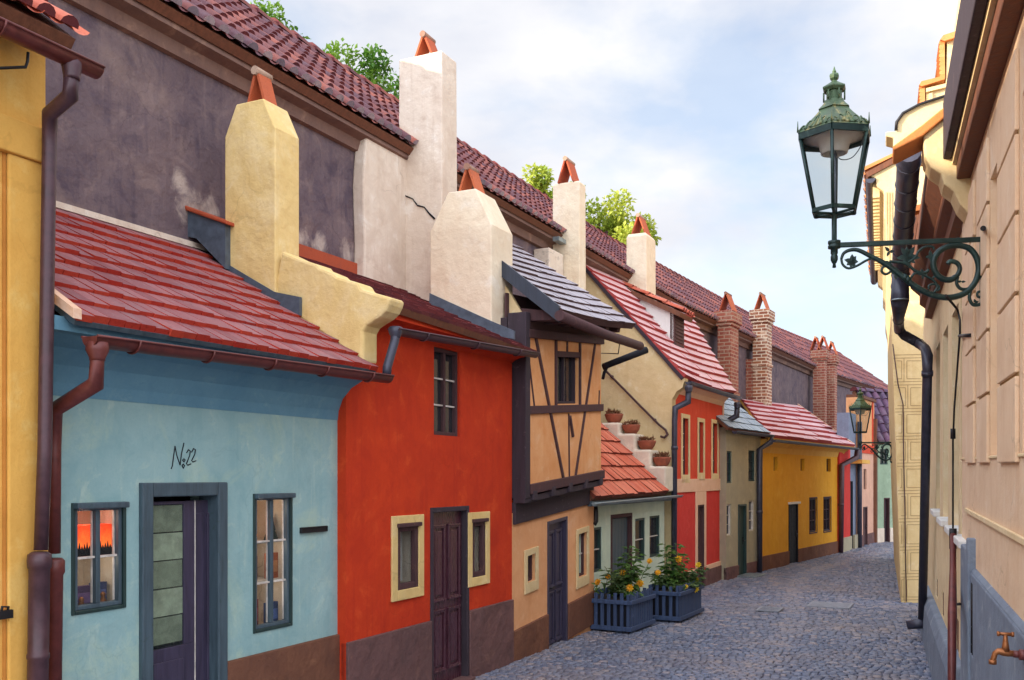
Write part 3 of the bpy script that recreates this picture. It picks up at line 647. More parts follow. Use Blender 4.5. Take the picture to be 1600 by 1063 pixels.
mb = MB(); s0 = FL.P(FL.px(62, 862, .21)[0], .21, FL.px(62, 862, .21)[1]); ax = bot - s0
mb.tube([s0, s0 + ax * .01, s0 + ax * .03, s0 + ax * .05, s0 + ax * .055, s0 + ax * .32, s0 + ax * .325, s0 + ax * .335, s0 + ax * .34, bot], [.036, .055, .058, .055, .049, .049, .053, .053, .049, .049], 14); mb.build('cast_iron_shoe', M['brownpipe'], t)
mb = MB(); zl = FL.px(4, 960, .14); mb.box(FL, zl[0] - .05, zl[0] + .035, .145, .17, zl[1] - .02, zl[1] + .02); mb.tube([FL.P(zl[0] + .01, .16, zl[1]), FL.P(zl[0] + .012, .165, zl[1] + .035), FL.P(zl[0] - .02, .165, zl[1] + .04), FL.P(zl[0] - .025, .16, zl[1])], .006, 6); mb.build('padlock', M['iron'], t)

# ------------------------------------------------------------------ blue house No 22
WB = -.08
t = thing('blue_house', 'pale blue cottage numbered 22 with open dark door and mauve tiled roof', 'house', FL.P(6.7, WB, 0)); TB = t
uL, uR = uE - .02, 8.10
R = lambda a, b, c, d, w=WB: FL.rect(a, b, c, d, w)
rd = R(217, 351, 754, 1250); rd = (rd[0], rd[1], -.02, rd[3])
rw1 = R(111, 196, 785, 956); rw2 = R(395, 456, 771, 984)
wall(FL, uL, uR + .02, -.1, 2.5, [(rd[0], rd[1], -.1, rd[3]), rw1, rw2], M['blue'], t, WB)
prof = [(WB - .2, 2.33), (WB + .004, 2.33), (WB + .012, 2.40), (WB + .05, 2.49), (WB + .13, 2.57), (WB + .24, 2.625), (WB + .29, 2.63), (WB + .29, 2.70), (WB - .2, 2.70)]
mb = MB(); mb.prism([FL.P(uL, a, b) for a, b in prof], FL.P(uR + .0, 0, 0) - FL.P(uL, 0, 0)); mb.build('cove_cornice', M['blueshade'], t)
plinth(FL, t, uL, uR, .70, [(rd[0], rd[1])], M['plinth2'], WB)
eL, eR_ = FL.px(118, 499, .29), FL.px(590, 579, .29)
random.seed(5)
roof(t, [FL.P(eL[0], .29, eL[1]), FL.P(uR - .02, .29, eR_[1] + .0), FL.P(uR - .02, -1.5, 3.78), FL.P(eL[0], -1.5, 3.78)], 10, .10, .032, [M['tiletop'], M['tilebutt']], slab=.03, soffit=M['frameblue'])
mb = MB(); mb.prism([FL.P(eL[0] - .03, .31, eL[1] + .0), FL.P(eL[0] - .03, .31, eL[1] + .05), FL.P(eL[0] - .03, -1.5, 3.85), FL.P(eL[0] - .03, -1.5, 3.78)], FL.d * .05); mb.build('verge_board', M['peach'], t)
mb = MB(); mb.box(FL, eL[0], uR + .1, -1.5, -1.47, 3.78, 3.825); mb.build('wall_flashing', M['oldcream'], t)
g0, g1 = FL.px(140, 532, .36), FL.px(606, 592, .36)
gutter(t, FL.P(g0[0], .36, g0[1] + .02), FL.P(g1[0], .36, g1[1] + .02), .055, M['redpipe'], 5)
q = lambda x, y, w: FL.P(FL.px(x, y, w)[0], w, FL.px(x, y, w)[1])
pts = [q(152, 545, .36), q(152, 560, .36), q(150, 600, .36), q(86, 640, .03), q(85, 700, .02), q(84, 865, .02)]
downpipe(t, pts, .034, M['redpipe'], [(pts[0], .055, .06)])
mb = MB(); s0 = q(85, 872, .02); bot = FL.P(FL.px(80, 1250, .02)[0], .02, 0); ax = bot - s0; mb.tube([s0, s0 + ax * .01, s0 + ax * .05, s0 + ax * .06, bot], [.036, .052, .052, .044, .042], 14); mb.build('cast_iron_shoe', M['redpipe'], t)
# stepped party wall, chimney and its lead flashing
uP = uR - .015; pp = [FL.P(uP, *FL.perp(x, y, uP)) for x, y in ((440, 392), (463, 403), (495, 413), (499, 418), (521, 427), (526, 432), (560, 442), (565, 452), (611, 465), (608, 476), (603, 486), (594, 495), (582, 502), (572, 509), (567, 518), (567, 566), (470, 499), (425, 466))]
mb = MB(); mb.prism(pp, FL.d * .2); mb.build('stepped_parapet', M['yellowcream'], t, .022)
wa, _ = FL.perp(351, 300, 8.06); wb_, zt = FL.perp(430, 300, 8.06); zs = FL.perp(400, 156, 8.06)[1]
chimney(FL, t, 8.06, 8.36, wa, wb_, 3.2, zs, M['yellowcream'], True, .25, .12, .0, 0, .2, .27, zb=3.0, clen=.15)
mb = MB(); mb.prism([FL.P(8.05, *FL.perp(x, y, 8.05)) for x, y in ((354, 412), (428, 456), (468, 464), (468, 493), (436, 482), (400, 462), (352, 432))], FL.d * .03); mb.build('lead_flashing', M['lead'], t)
sb = [FL.P(8.0, *FL.perp(x, y, 8.0)) for x, y in ((276, 322), (352, 350), (352, 420), (306, 372), (276, 368))]
mb = MB(); mb.prism(sb, FL.d * .3); mb.build('chimney_flue_box', M['lead'], t)
mb = MB(); mb.prism([FL.P(7.97, *FL.perp(x, y, 7.97)) for x, y in ((274, 323), (354, 351), (354, 345), (276, 316))], FL.d * .36); mb.build('flue_box_cap', M['clay'], t, .01)
# door 22
mb = MB(); ring(mb, FL, (rd[0], rd[1], 0, rd[3]), .085, WB - .14, WB + .03, 0, False); mb.build('door_frame', M['frameblue'], t, .008)
dx0, dx1, dz1 = rd[0] + .085, rd[1] - .085, rd[3] - .085; xm = FL.px(304, 900, WB - .035)[0]
mb = MB(); f = WB - .035; lz = dz1 - .03
mb.box(FL, dx0, xm, f - .04, f, 0.0, .86); mb.box(FL, dx0, dx0 + .02, f - .04, f, .86, lz); mb.box(FL, xm - .09, xm, f - .04, f, .86, lz); mb.box(FL, dx0 + .02, xm - .09, f - .04, f, lz - .02, lz)
mb.box(FL, dx0 + .05, xm - .1, f, f + .012, .1, .42); mb.box(FL, dx0 + .05, xm - .1, f, f + .012, .48, .78)
ld = mb.build('door', M['doornavy'], t, .004)
mb = MB()
for k in range(5):
    z0 = .88 + (lz - .9) * k / 5; mb.box(FL, dx0 + .02, xm - .09, f - .035, f - .014 + .003 * (k % 2), z0 + .004, z0 + (lz - .9) / 5 - .004, r=random.random())
mb.build('board_panel', M['boards'], ld)
mb = MB(); mb.box(FL, dx0 + .018, xm - .088, f - .012, f - .008, .86, lz - .02); mb.build('pane', M['shopglass'], ld)
mb = MB(); f2 = WB - .06; mb.box(FL, xm + .012, dx1, f2 - .04, f2, 0, lz)
for k in range(2): mb.box(FL, xm + .03 + k * .1, xm + .1 + k * .1, f2, f2 + .010, .06, lz - .08)
rdoor = mb.build('door', M['doornavy'], t, .004)
mb = MB(); mb.box(FL, xm + .001, xm + .006, f - .004, f + .003, 0.02, lz); mb.build('edge_strip', M['whitebar'], ld)
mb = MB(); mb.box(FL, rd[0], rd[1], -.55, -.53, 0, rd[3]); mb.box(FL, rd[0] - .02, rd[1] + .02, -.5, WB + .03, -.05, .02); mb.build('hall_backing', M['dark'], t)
# shop windows with lit display boxes
def shopwin(r, cols, rows):
    a, b, c, d = r; mb = MB(); ring(mb, FL, r, .022, WB - .06, WB + .01); mb.build('window_surround', M['framegreen'], t, .005)
    fo = window(FL, t, (a + .022, b - .022, c + .022, d - .022), WB, cols, rows, M['frameblue'], M['whitebar'], .012, .024, .012, None, None, pane=M['shopglass'], back=False, hood=M['frameblue'], mid=.030)
    mb = MB(); Q = FL.P; dp_ = WB - .34
    mb.box(FL, a, b, dp_ - .02, dp_, c, d); mb.box(FL, a - .02, a - .002, dp_, WB - .305, c, d); mb.box(FL, b + .002, b + .02, dp_, WB - .305, c, d); mb.box(FL, a, b, dp_, WB - .1, d - .004, d + .02); mb.box(FL, a, b, dp_, WB - .1, c - .02, c + .004); mb.box(FL, a + .0005, a + .004, dp_, WB - .06, c, d); mb.box(FL, b - .004, b - .0005, dp_, WB - .06, c, d)
    mb.build('display_niche', M['oldcream'], t)
    s = MB()
    for k in range(1, rows): z = c + .065 + (d - c - .13) * k / rows; s.box(FL, a + .006, b - .006, dp_ + .002, WB - .05, z - .010, z)
    s.build('shelf', M['whitebar'], t)
    mb = MB()
    for k in range(cols):
        x0 = a + .022 + (b - a - .044) * (k + 1) / cols - (.014 if k < cols - 1 else .026)
        mb.box(FL, x0 - .006, x0 + .001, WB - .046, WB - .034, c + .05, d - .05)
    mb.build('inner_lining', M['whitebar'], fo)
    for zq in [c + .09 + (d - c - .13) * (k + .75) / rows for k in range(rows)]:
        lp = bpy.data.objects.new('display_lamp', bpy.data.lights.new('display_lamp', 'POINT')); C.objects.link(lp); lp.parent = t; lp.location = FL.P((a + b) / 2, WB - .10, zq) - t.location; lp.data.energy = .35; lp.data.color = (1, .84, .68); lp.data.shadow_soft_size = .02
    return dp_
dpt = shopwin(rw1, 2, 2); dp2 = shopwin(rw2, 2, 3)
# number painted on the wall
S_ = lambda pts: [FL.px(x, y, WB) for x, y in pts]
writing(t, FL, [S_([(267, 733), (269, 728), (273, 697)]), S_([(273, 697), (276, 712), (281, 727)]), S_([(281, 727), (283, 710), (287, 692)]),
    S_([(287, 717), (289, 719), (287, 722), (285, 719), (287, 717)]), S_([(286, 725), (288, 728), (286, 732), (284, 728), (286, 725)]),
    S_([(291, 708), (294, 703), (297, 705), (296, 712), (291, 725), (293, 727), (298, 725)]), S_([(299, 707), (302, 701), (305, 703), (304, 710), (299, 720), (301, 722), (306, 720)])], WB + .002, .0035, M['black'])
rp_ = R(468, 509, 823, 832); mb = MB(); mb.box(FL, rp_[0], rp_[1], WB - .01, WB + .016, rp_[2], rp_[3]); ring(mb, FL, rp_, .008, WB + .016, WB + .022); mb.build('letter_slot', M['iron'], t, .003)
# goods shown in the two windows
a, b, c, d = rw1; zs_ = c + .065 + (d - c - .13) / 2
random.seed(21)
def lantern(x, label):
    k = MB(); k.box(FL, x - .065, x + .055, WB - .17, WB - .09, zs_ + .04, zs_ + .175, 0); k.box(FL, x - .065, x + .055, WB - .175, WB - .085, zs_, zs_ + .04, 1)
    for j in range(7): k.prism([FL.P(x - .065 + j * .017, WB - .0895, zs_ + .04), FL.P(x - .065 + j * .017 + .016, WB - .0895, zs_ + .04), FL.P(x - .065 + j * .017 + .008, WB - .0895, zs_ + .06 + .02 * (j % 3) / 2)], FL.n * .003, 1)
    k.solo('paper_lantern', [M['glowred'], M['black']], label, 'lantern', 'glowing lanterns in the shop window')
def glowgrad(name, top, bot, z0, z1, e):
    m, n, l, b = mat(name); g = n.new('ShaderNodeNewGeometry'); s_ = n.new('ShaderNodeSeparateXYZ'); l.new(g.outputs['Position'], s_.inputs[0])
    nn = noise_node(n, l, coords(n, l), 30, 5, .6); a_ = n.new('ShaderNodeMath'); a_.operation = 'MULTIPLY_ADD'; l.new(nn, a_.inputs[0]); a_.inputs[1].default_value = (z1 - z0) * .9; l.new(s_.outputs['Z'], a_.inputs[2])
    c_ = mixc(n, l, ramp(n, l, a_.outputs[0], z0 + (z1 - z0) * .45, z1 + (z1 - z0) * .35), bot, top); l.new(c_, b.inputs['Base Color']); l.new(c_, b.inputs['Emission Color']); b.inputs['Emission Strength'].default_value = e; return m
M['glowred'] = glowgrad('lit printed paper', (.85, .045, .008), (1.0, .22, .03), zs_, zs_ + .18, .95)
lantern(a + .15, 'glowing red orange lantern with black skyline silhouette behind left sash of blue house window')
lantern(b - .075, 'glowing red orange lantern with black skyline silhouette behind right sash of blue house window')
bookc = [(.10, .05, .14), (.06, .08, .22), (.30, .05, .03), (.35, .14, .05), (.14, .05, .07), (.05, .12, .14)]
def goods(r, dpth, z, x, wd, ht, col, label):
    k = MB(); x += .045; k.box(FL, x, x + wd, WB - .15, WB - .12, z, z + ht, 0); k.box(FL, x + .01, x + wd - .01, WB - .12, WB - .116, z + ht * .25, z + ht * .7, 1)
    k.solo('boxed_souvenir', [paint('card ' + label[:8], col, .5), paint('label card ' + label[:8], tuple(min(.8, q * 2.2 + .03) for q in col), .5)], label, 'souvenir', 'goods standing in the shop windows')
goods(rw1, dpt, c + .006, a + .07, .12, .13, bookc[0], 'purple boxed souvenir on the bottom shelf behind left sash by the pipes')
goods(rw1, dpt, c + .006, b - .17, .10, .14, bookc[1], 'dark blue boxed souvenir on the bottom shelf behind right sash near door 22')
k = MB(); k.lathe(FL.P(a + .15, WB - .10, c + .004), [(.018, 0), (.022, .02), (.012, .05), (.015, .06), (.008, .075)], 12); k.solo('figurine', M['brass'], 'small gold figurine low in the left sash of the blue house window', 'figurine')
k = MB(); k.lathe(FL.P(b - .07, WB - .10, c + .004), [(.022, 0), (.024, .03), (.010, .06), (.016, .075), (.006, .09)], 12); k.solo('figurine', M['brass'], 'small gold figurine low in the right sash beside door 22', 'figurine')
a, b, c, d = rw2; h3 = (d - c - .13) / 3; z1, z2 = c + .065 + h3, c + .065 + 2 * h3
k = MB(); k.lathe(FL.P(a + .13, WB - .12, z2), [(.03, 0), (.035, .05), (.02, .12), (.03, .15), (.012, .2)], 12); k.solo('paper_lantern', glow('lit amber paper', (1.0, .30, .03), 1.1), 'amber lit ornament in the upper left pane of the tall blue house window', 'lantern')
k = MB(); k.lathe(FL.P(b - .07, WB - .13, z2), [(.055, 0), (.03, .07), (.035, .075), (.018, .14), (.02, .145), (.003, .2)], 12); k.solo('figurine', M['framegreen'], 'dark green cone shaped ornament in the upper right pane of the tall window', 'figurine')
goods(rw2, dp2, z1, a + .05, .09, .17, bookc[4], 'maroon boxed souvenir in the middle left pane of the tall window')
goods(rw2, dp2, z1, b - .16, .11, .18, (.55, .14, .05), 'orange framed souvenir in the middle right pane of the tall window')
goods(rw2, dp2, c + .006, a + .05, .1, .2, (.22, .05, .05), 'dark red boxed souvenir in the bottom left pane of the tall window')
goods(rw2, dp2, c + .006, b - .17, .12, .16, (.05, .09, .26), 'blue boxed souvenir in the bottom right pane of the tall window')

# ------------------------------------------------------------------ orange house
t = thing('orange_house', 'bright orange red cottage with plum panelled door and cream edged small windows', 'house', FL.P(9.5, 0, 0)); TO = t
u0, u1 = 8.10, 10.98
R = lambda a, b, c, d, w=0.0: FL.rect(a, b, c, d, w)
rd = R(672, 732, 792, 1063); rd = (rd[0], rd[1], 0, rd[3])
ww1 = R(619, 652, 821, 920); ww2 = R(736, 757, 814, 901); ww3 = R(678, 718, 546, 681)
wall(FL, u0, u1, -.1, 3.09, [(rd[0], rd[1], -.1, rd[3]), ww1, ww2, ww3], M['orange'], t, 0)
prof = [(-.2, 3.07), (.004, 3.07), (.03, 3.09), (.09, 3.115), (.16, 3.125), (.22, 3.13), (.22, 3.20), (-.2, 3.20)]
mb = MB(); mb.prism([FL.P(u0 + .01, a, b) for a, b in prof], FL.P(u1, 0, 0) - FL.P(u0 + .01, 0, 0)); mb.build('cove_cornice', M['orange'], t)
plinth(FL, t, u0, u1, .64, [(rd[0], rd[1])], M['plinth'], 0)
e0, e1 = FL.px(610, 474, .27), FL.px(834, 551, .27)
random.seed(6)
roof(t, [FL.P(u0 + .2, .27, e0[1]), FL.P(u1 + .02, .27, e1[1] + .01), FL.P(u1 + .3, -1.5, 4.0), FL.P(u0 + .2, -1.5, 4.0)], 11, .15, .02, [M['darkred'], M['barrelend']])
mb = MB(); mb.box(FL, u0 + .3, u1 + .3, -1.49, -1.45, 3.92, 4.10); mb.build('red_upstand', M['clay'], t)
g0, g1 = FL.px(615, 514, .36), FL.px(836, 552, .36)
gutter(t, FL.P(g0[0], .36, g0[1]), FL.P(g1[0], .36, g1[1]), .05, M['brownpipe'], 3)
q = lambda x, y, w: FL.P(FL.px(x, y, w)[0], w, FL.px(x, y, w)[1])
pts = [q(618, 518, .36), q(617, 532, .36), q(605, 574, .36), q(604, 588, .36)]
downpipe(t, pts, .034, M['darkpipe'], [(pts[0], .052, .05)])
fo = window(FL, t, ww3, 0, 2, 3, M['timber'], M['whitebar'], .03, .035, .014, mid=.035)
mb = MB(); a, b, c, d = ww3; mb.box(FL, a + (b - a) * .56, a + (b - a) * .80, -.095, -.088, c + .03, d - .03); mb.build('curtain', M['curtain'], fo)
for rr in (ww1, ww2):
    fo = window(FL, t, rr, 0, 1, 1, M['timber'], None, .0, .05, .015, None, M['yellowcream'], .085, M['shopglass'], False, M['timber'], smb=.085)
    a, b, c, d = rr; mb = MB(); mb.box(FL, a, b, -.26, -.24, c, d); mb.box(FL, a, a + .01, -.24, -.06, c, d); mb.box(FL, b - .01, b, -.24, -.06, c, d); mb.box(FL, a, b, -.24, -.06, c, c + .012); mb.build('window_niche', M['oldcream'], fo)
    mb = MB(); mb.box(FL, a + .05, a + .09, -.12, -.10, c + .05, d - .09); mb.build('ornament', M['orangetile'], fo); mb = MB(); mb.box(FL, a + .11, b - .05, -.13, -.12, c + .05, d - .05); mb.build('curtain', M['white'], fo)
door(FL, t, rd, 0, M['doorplum'], M['wood'], .045, .05, ((.10, .44), (.50, .92)), 2, handle=False)
mb = MB(); mb.box(FL, rd[0], rd[1], -.25, .08, -.05, .03); mb.build('door_step', M['plinth'], t, .01)
# squat cream chimney on the party wall
wa = FL.perp(672, 420, 10.8)[0]; wb_, _ = FL.perp(768, 420, 10.8); zt = FL.perp(735, 294, 10.8)[1]
chimney(FL, t, 10.8, 11.3, wa, wb_, 3.45, zt, M['chimcream'], True, .40, .20, .03, 0, .24, .28, zb=3.2, clen=.2, name='squat_chimney')
mb = MB(); mb.prism([FL.P(10.79, *FL.perp(x, y, 10.79)) for x, y in ((671, 458), (768, 502), (803, 517), (803, 530), (770, 524), (720, 500), (670, 486))], FL.d * .03); mb.build('lead_flashing', M['lead'], t)
# tall chimney
ut = 11.1; wa = FL.perp(621, 200, ut)[0]; wb_ = FL.perp(691, 200, ut)[0]; zt = FL.perp(660, 84, ut)[1]; ur = FL.px(716, 200, wb_)[0]
chimney(FL, t, ut, ur, wa, wb_, 3.3, zt, M['oldcream'], True, .02, .01, .01, .012, .25, .25, clen=.2, name='tall_chimney')
mb = MB(); rr_ = random.Random(2); cp = [(617, 292), (626, 297), (633, 306), (645, 311), (652, 321), (663, 324), (671, 334), (679, 342)]
mb.tube([FL.P(ut - .004, *FL.perp(x, y, ut - .004)) for x, y in cp], [.004, .006, .007, .006, .008, .007, .010, .012], 5); mb.build('plaster_crack', M['black'], t)

# ------------------------------------------------------------------ half timbered house with jettied upper floor
FH = Frame(FL.o, FL.o + FL.d, 1, .075, 11.0); WJ = .12
t = thing('timbered_house', 'narrow apricot house with dark timbered overhanging upper room and shingle roof', 'house', FL.P(12.1, 0, 0)); TT = t
u0 = 10.98; u1 = FH.px(928, 880, 0)[0]
R = lambda a, b, c, d, w=0.0: FH.rect(a, b, c, d, w)
zl = FH.px(860, 790, 0)[1] + .02
rd = R(855, 886, 811, 1013); rw1 = R(822.5, 835.5, 867, 909); rw2 = R(902.5, 916, 833, 901)
wall(FH, u0, u1, -.3, zl, [(rd[0], rd[1], -.3, rd[3]), rw1, rw2], M['apricot'], t, 0)
mb = MB(); mb.box(FH, u1 - .3, u1, -1.5, -.3, -.3, zl); mb.build('side_wall', M['apricot'], t)
zpl = FH.px(860, 957, 0)[1]; plinth(FH, t, u0, u1, zpl, [(rd[0], rd[1])], M['plinth2'], 0)
door(FH, t, rd, 0, M['doornavy'], M['doornavy'], .04, .05, ((.06, .45), (.50, .93)), 2, hside=-1)
mb = MB(); mb.box(FH, rd[0] - .03, rd[1] + .05, -.2, .1, rd[2] - .1, rd[2] + .015); mb.build('door_step', M['bluegrey'], t, .01)
window(FH, t, rw1, 0, 1, 1, M['timber'], None, .04, .03, .014, None, M['cream'], .07, smb=.11)
window(FH, t, rw2, 0, 1, 2, M['timber'], M['whitebar'], .04, .025, .014, None, M['cream'], .065, smb=.12)
# upper box
a, b = FH.px(824, 640, WJ)[0], FH.px(939, 640, WJ)[0]
zb, zt = FH.px(880, 752, WJ)[1], FH.px(880, 524, WJ)[1]
rwin = R(869, 904, 550, 631, WJ)
wall(FH, a, b, zb, zt, [rwin], M['apricot2'], t, WJ, name='upper_wall')
mb = MB(); mb.box(FH, a - .005, a + .28, -1.5, WJ - .31, zb, zt + .3); mb.box(FH, b - .28, b, -1.5, WJ - .31, zb, zt + .35); mb.build('side_wall', M['cream'], t)
mb = MB()
def beam(p0, p1, wd, w0=WJ - .02, w1=WJ + .022, r=None):         # a timber between two pixels of the facade
    A, B = FH.px(*p0, WJ), FH.px(*p1, WJ); du, dz = B[0] - A[0], B[1] - A[1]; ln = math.hypot(du, dz); nu, nz_ = -dz / ln * wd / 2, du / ln * wd / 2; P = FH.P
    mb.hexa([P(A[0] - nu, w0, A[1] - nz_), P(B[0] - nu, w0, B[1] - nz_), P(B[0] + nu, w0, B[1] + nz_), P(A[0] + nu, w0, A[1] + nz_), P(A[0] - nu, w1, A[1] - nz_), P(B[0] - nu, w1, B[1] - nz_), P(B[0] + nu, w1, B[1] + nz_), P(A[0] + nu, w1, A[1] + nz_)], 0, random.random())
beam((823, 521), (940, 533), .09, w1=WJ + .04); beam((824, 641), (940, 637), .085, w1=WJ + .03); beam((824, 765), (940, 741), .10, w1=WJ + .045)
beam((836, 527), (880, 751), .042, w1=WJ + .020); beam((929, 538), (898, 747), .040, w1=WJ + .018); beam((826, 562), (835, 640), .022, w1=WJ + .012)
beam((867.5, 532), (867.5, 634), .038, w1=WJ + .024); beam((905, 536), (905, 634), .036, w1=WJ + .024); beam((885.5, 534), (885.5, 552), .03, w1=WJ + .016); beam((867, 553), (905, 555), .065, w1=WJ + .014)
beam((888, 646), (889, 750), .020, w1=WJ + .014); beam((889, 650), (894, 683), .034, w1=WJ + .026); beam((936, 610), (935, 640), .02, w1=WJ + .012)
mb.build('timber_frame', M['timber'], t, .006)
mb = MB(); mb.box(FH, a - .10, a + .015, -.06, WJ + .03, zb - .1, zt + .18); mb.box(FH, a - .09, a + .02, -.9, -.07, zt + .02, zt + .14); mb.build('corner_post', M['wood'], t, .008)
mb = MB(); mb.box(FH, a - .1, b + .0, .0, WJ + .02, zb - .145, zb - .08)
for k in range(5):
    x = a + .10 + (b - a - .2) * k / 4; mb.box(FH, x - .05, x + .05, -.1, WJ + .05, zb - .13, zb - .03, r=random.random())
mb.box(FH, a - .1, b, -.02, .03, zl - .12, zb - .14); mb.build('jetty_joists', M['wood'], t, .006)
fo = window(FH, t, rwin, WJ, 2, 1, M['wood'], None, .05, .03, .014)
# roof: courses run along the street, verge towards the viewer
V = Vector; e0 = FL.px(876, 486, .5); e1 = FL.px(992, 508, .5)
A, B = FL.P(e0[0], .5, e0[1]), FL.P(e1[0], .5, e1[1]); tw_ = FL.perp(800, 381, 13.4); tn = FL.perp(794, 421, 11.06)
Cc = FL.P(13.4, *tw_); sl = (Cc - B) / (tw_[0] - .5); D = FL.P(11.06, tn[0], tn[1]); D = A + (D - A) * ((-.78 - .5) / (tn[0] - .5))
random.seed(8)
roof(t, [A, B, Cc, D], 11, .2, .03, [M['slate'], M['slatebutt']], soffit=M['timber'], jit=.15, sag=.03, gap=.001)
mb = MB(); mb.prism([A + V((-.02, -.02, -.12)), A + V((-.02, -.02, .05)), D + V((-.02, -.02, .05)), D + V((-.02, -.02, -.12))], FL.d * .05); mb.build('barge_board', M['navyboard'], t)
mb = MB(); Q = FL.P; zz = zt + .09
mb.prism([Q(11.12, WJ - .02, zz - .05), Q(11.12, .12, A.z - .1), Q(11.12, -.15, A.z + .33), Q(11.12, -.7, A.z + .5), Q(11.12, -.7, zz - .05)], FL.d * .05); mb.build('gable_plaster', M['cream'], t)
mb = MB()
for k in range(6):
    x = 11.2 + (13.1 - 11.2) * k / 5; z = zt + .11 + .075 * (x - 11) ; mb.hexa([Q(x - .05, -.2, z), Q(x + .05, -.2, z), Q(x + .05, .40, z - .03), Q(x - .05, .40, z - .03), Q(x - .05, -.2, z + .16), Q(x + .05, -.2, z + .16), Q(x + .05, .42, z + .06), Q(x - .05, .42, z + .06)], 0, random.random())
mb.box(FH, a - .05, b + .05, -.1, WJ - .0, zt + .02, zt + .12); mb.box(FH, a - .05, b + .05, -.12, -.1, zt + .02, zt + .4); mb.build('rafter_tails', M['timber'], t, .006)
g0, g1 = FL.px(874, 490, .52), FL.px(1000, 541, .52)
mb = MB(); mb.tube([FL.P(g0[0], .52, g0[1] - .02), FL.P((g0[0] + g1[0]) / 2, .52, (g0[1] + g1[1]) / 2 - .03), FL.P(g1[0], .52, g1[1])], .055, 12); mb.build('log_gutter', M['timber'], t)
q = lambda x, y, w: FL.P(FL.px(x, y, w)[0], w, FL.px(x, y, w)[1])
mb = MB(); mb.tube([q(943, 573, .10), q(1010, 547, .5)], [.04, .045], 12); mb.tube([q(950, 570, .12), q(944, 583, .1), q(942, 592, .1)], .02, 8); mb.build('waste_pipe', M['black'], t)
mb = MB(); mb.tube([q(939, 552, .1), q(966, 553, .48), q(968, 538, .5)], .006, 6); mb.build('wire_bracket', M['iron'], t)
mb = MB(); mb.tube([q(930, 790, -.0), q(931, 800, .02), q(931, 815, .02), q(928, 820, .0)], .03, 8); mb.build('pipe_end', M['iron'], t)

# white chimneys of the back wall
ch = thing('back_chimney', 'slim pale chimney rising behind the grey shingle roof', 'chimney', FL.P(15.4, -1.2, 0), 'pale chimneys along the back wall')
wa = FL.perp(862, 350, 15.3)[0]; wb_ = FL.perp(906, 350, 15.3)[0]; zt = FL.perp(885, 284, 15.3)[1]; ur = FL.px(915, 350, wb_)[0]
chimney(FL, ch, 15.3, ur + .04, wa, wb_, 2.5, zt, M['chimcream'], True, .03, .02, .02, .01, .26, .34, clen=.3, name='stack')
mb = MB(); mb.box(FL, 14.75, 15.28, -1.49, wb_ - .25, 2.8, 5.2); mb.build('stack_shoulder', M['oldcream'], ch, .02)
ch = thing('back_chimney', 'short pale chimney above the red striped roof beside the dormer', 'chimney', FL.P(18.7, -1.2, 0), 'pale chimneys along the back wall')
wa = FL.perp(977, 400, 18.5)[0]; wb_ = FL.perp(1011, 400, 18.5)[0]; zt = FL.perp(993, 364, 18.5)[1]; ur = FL.px(1026, 400, wb_)[0]
chimney(FL, ch, 18.5, ur, wa, wb_, 2.5, zt, M['chimcream'], True, .06, .03, .03, .015, .28, .34, clen=.35, name='stack')

# ------------------------------------------------------------------ low white green house
WW = -.06
t = thing('white_house', 'low pale green white cottage with red tile roof tucked behind flower planters', 'house', FL.P(15, WW, 0))
R = lambda a, b, c, d, w=WW: FL.rect(a, b, c, d, w)
u0, u1 = 13.0, 16.5
rd = R(954, 987, 803, 985); rd = (rd[0], rd[1], 0, rd[3]); rws = [R(926, 940.5, 824, 894), R(992.5, 1008, 810, 877), R(1015, 1031, 806, 870)]
zt = e_z = FL.px(990, 777, .08)[1] - .05
wall(FL, u0, u1, -.1, zt, [(rd[0], rd[1], -.1, rd[3])] + rws, M['pale'], t, WW)
door(FL, t, rd, WW, M['frameblue'], M['timber'], .05, .06, plank=True)
for r_ in rws: window(FL, t, r_, WW, 1, 2, M['framegreen'], M['whitebar'], .02, .035, .014)
e0, e1 = FL.px(926, 779, .08), FL.px(1040, 770, .08); tp = FL.perp(940, 664, 16.2)
w2 = -1.45; zr = e1[1] + (tp[1] - e1[1]) / (tp[0] - .08) * (w2 - .08)
random.seed(9)
roof(t, [FL.P(13.1, .08, e0[1] - .0), FL.P(16.2, .08, e1[1]), FL.P(16.2, w2, zr), FL.P(13.1, w2, zr)], 8, .16, .045, [M['orangetile'], M['orangebutt']], gap=.005, jit=.2)
g0, g1 = FL.px(928, 785, -.05), FL.px(1054, 773, -.05); gutter(t, FL.P(13.0, .13, e0[1] - .06), FL.P(16.75, .13, e1[1] - .05), .035, M['zinc'])
mb = MB(); mb.box(FL, 13.1, u1, WW - .05, .06, e0[1] - .10, e0[1] - .035); mb.build('eaves_board', M['frameblue'], t)

# ------------------------------------------------------------------ red house with cream gable and steps
t = thing('red_house', 'red house with cream trimmed slit windows, cream gable wall and pink striped roof', 'house', FL.P(18, 0, 0)); TRD = t
u0, u1 = 16.68, FL.px(1130, 760, 0)[0]
R = lambda a, b, c, d, w=0.0: FL.rect(a, b, c, d, w)
rd = R(1089, 1099.5, 789, 908); rd = (rd[0], rd[1], 0, rd[3]); zE = FL.px(1070, 590, .21)[1]
ww = [R(1065.5, 1075, 654, 742), R(1091, 1098.5, 660, 739), R(1112.5, 1120.5, 662, 740)]
zb0 = FL.px(1095, 768, 0)[1]; zb1 = FL.px(1095, 752, 0)[1]
wall(FL, u0 + .2, u1, zb1, zE - .05, ww, M['red'], t, 0, name='upper_wall')
wall(FL, u0 + .2, u1, -.1, zb1, [(rd[0], rd[1], -.1, rd[3])], M['redlow'], t, 0, name='lower_wall')
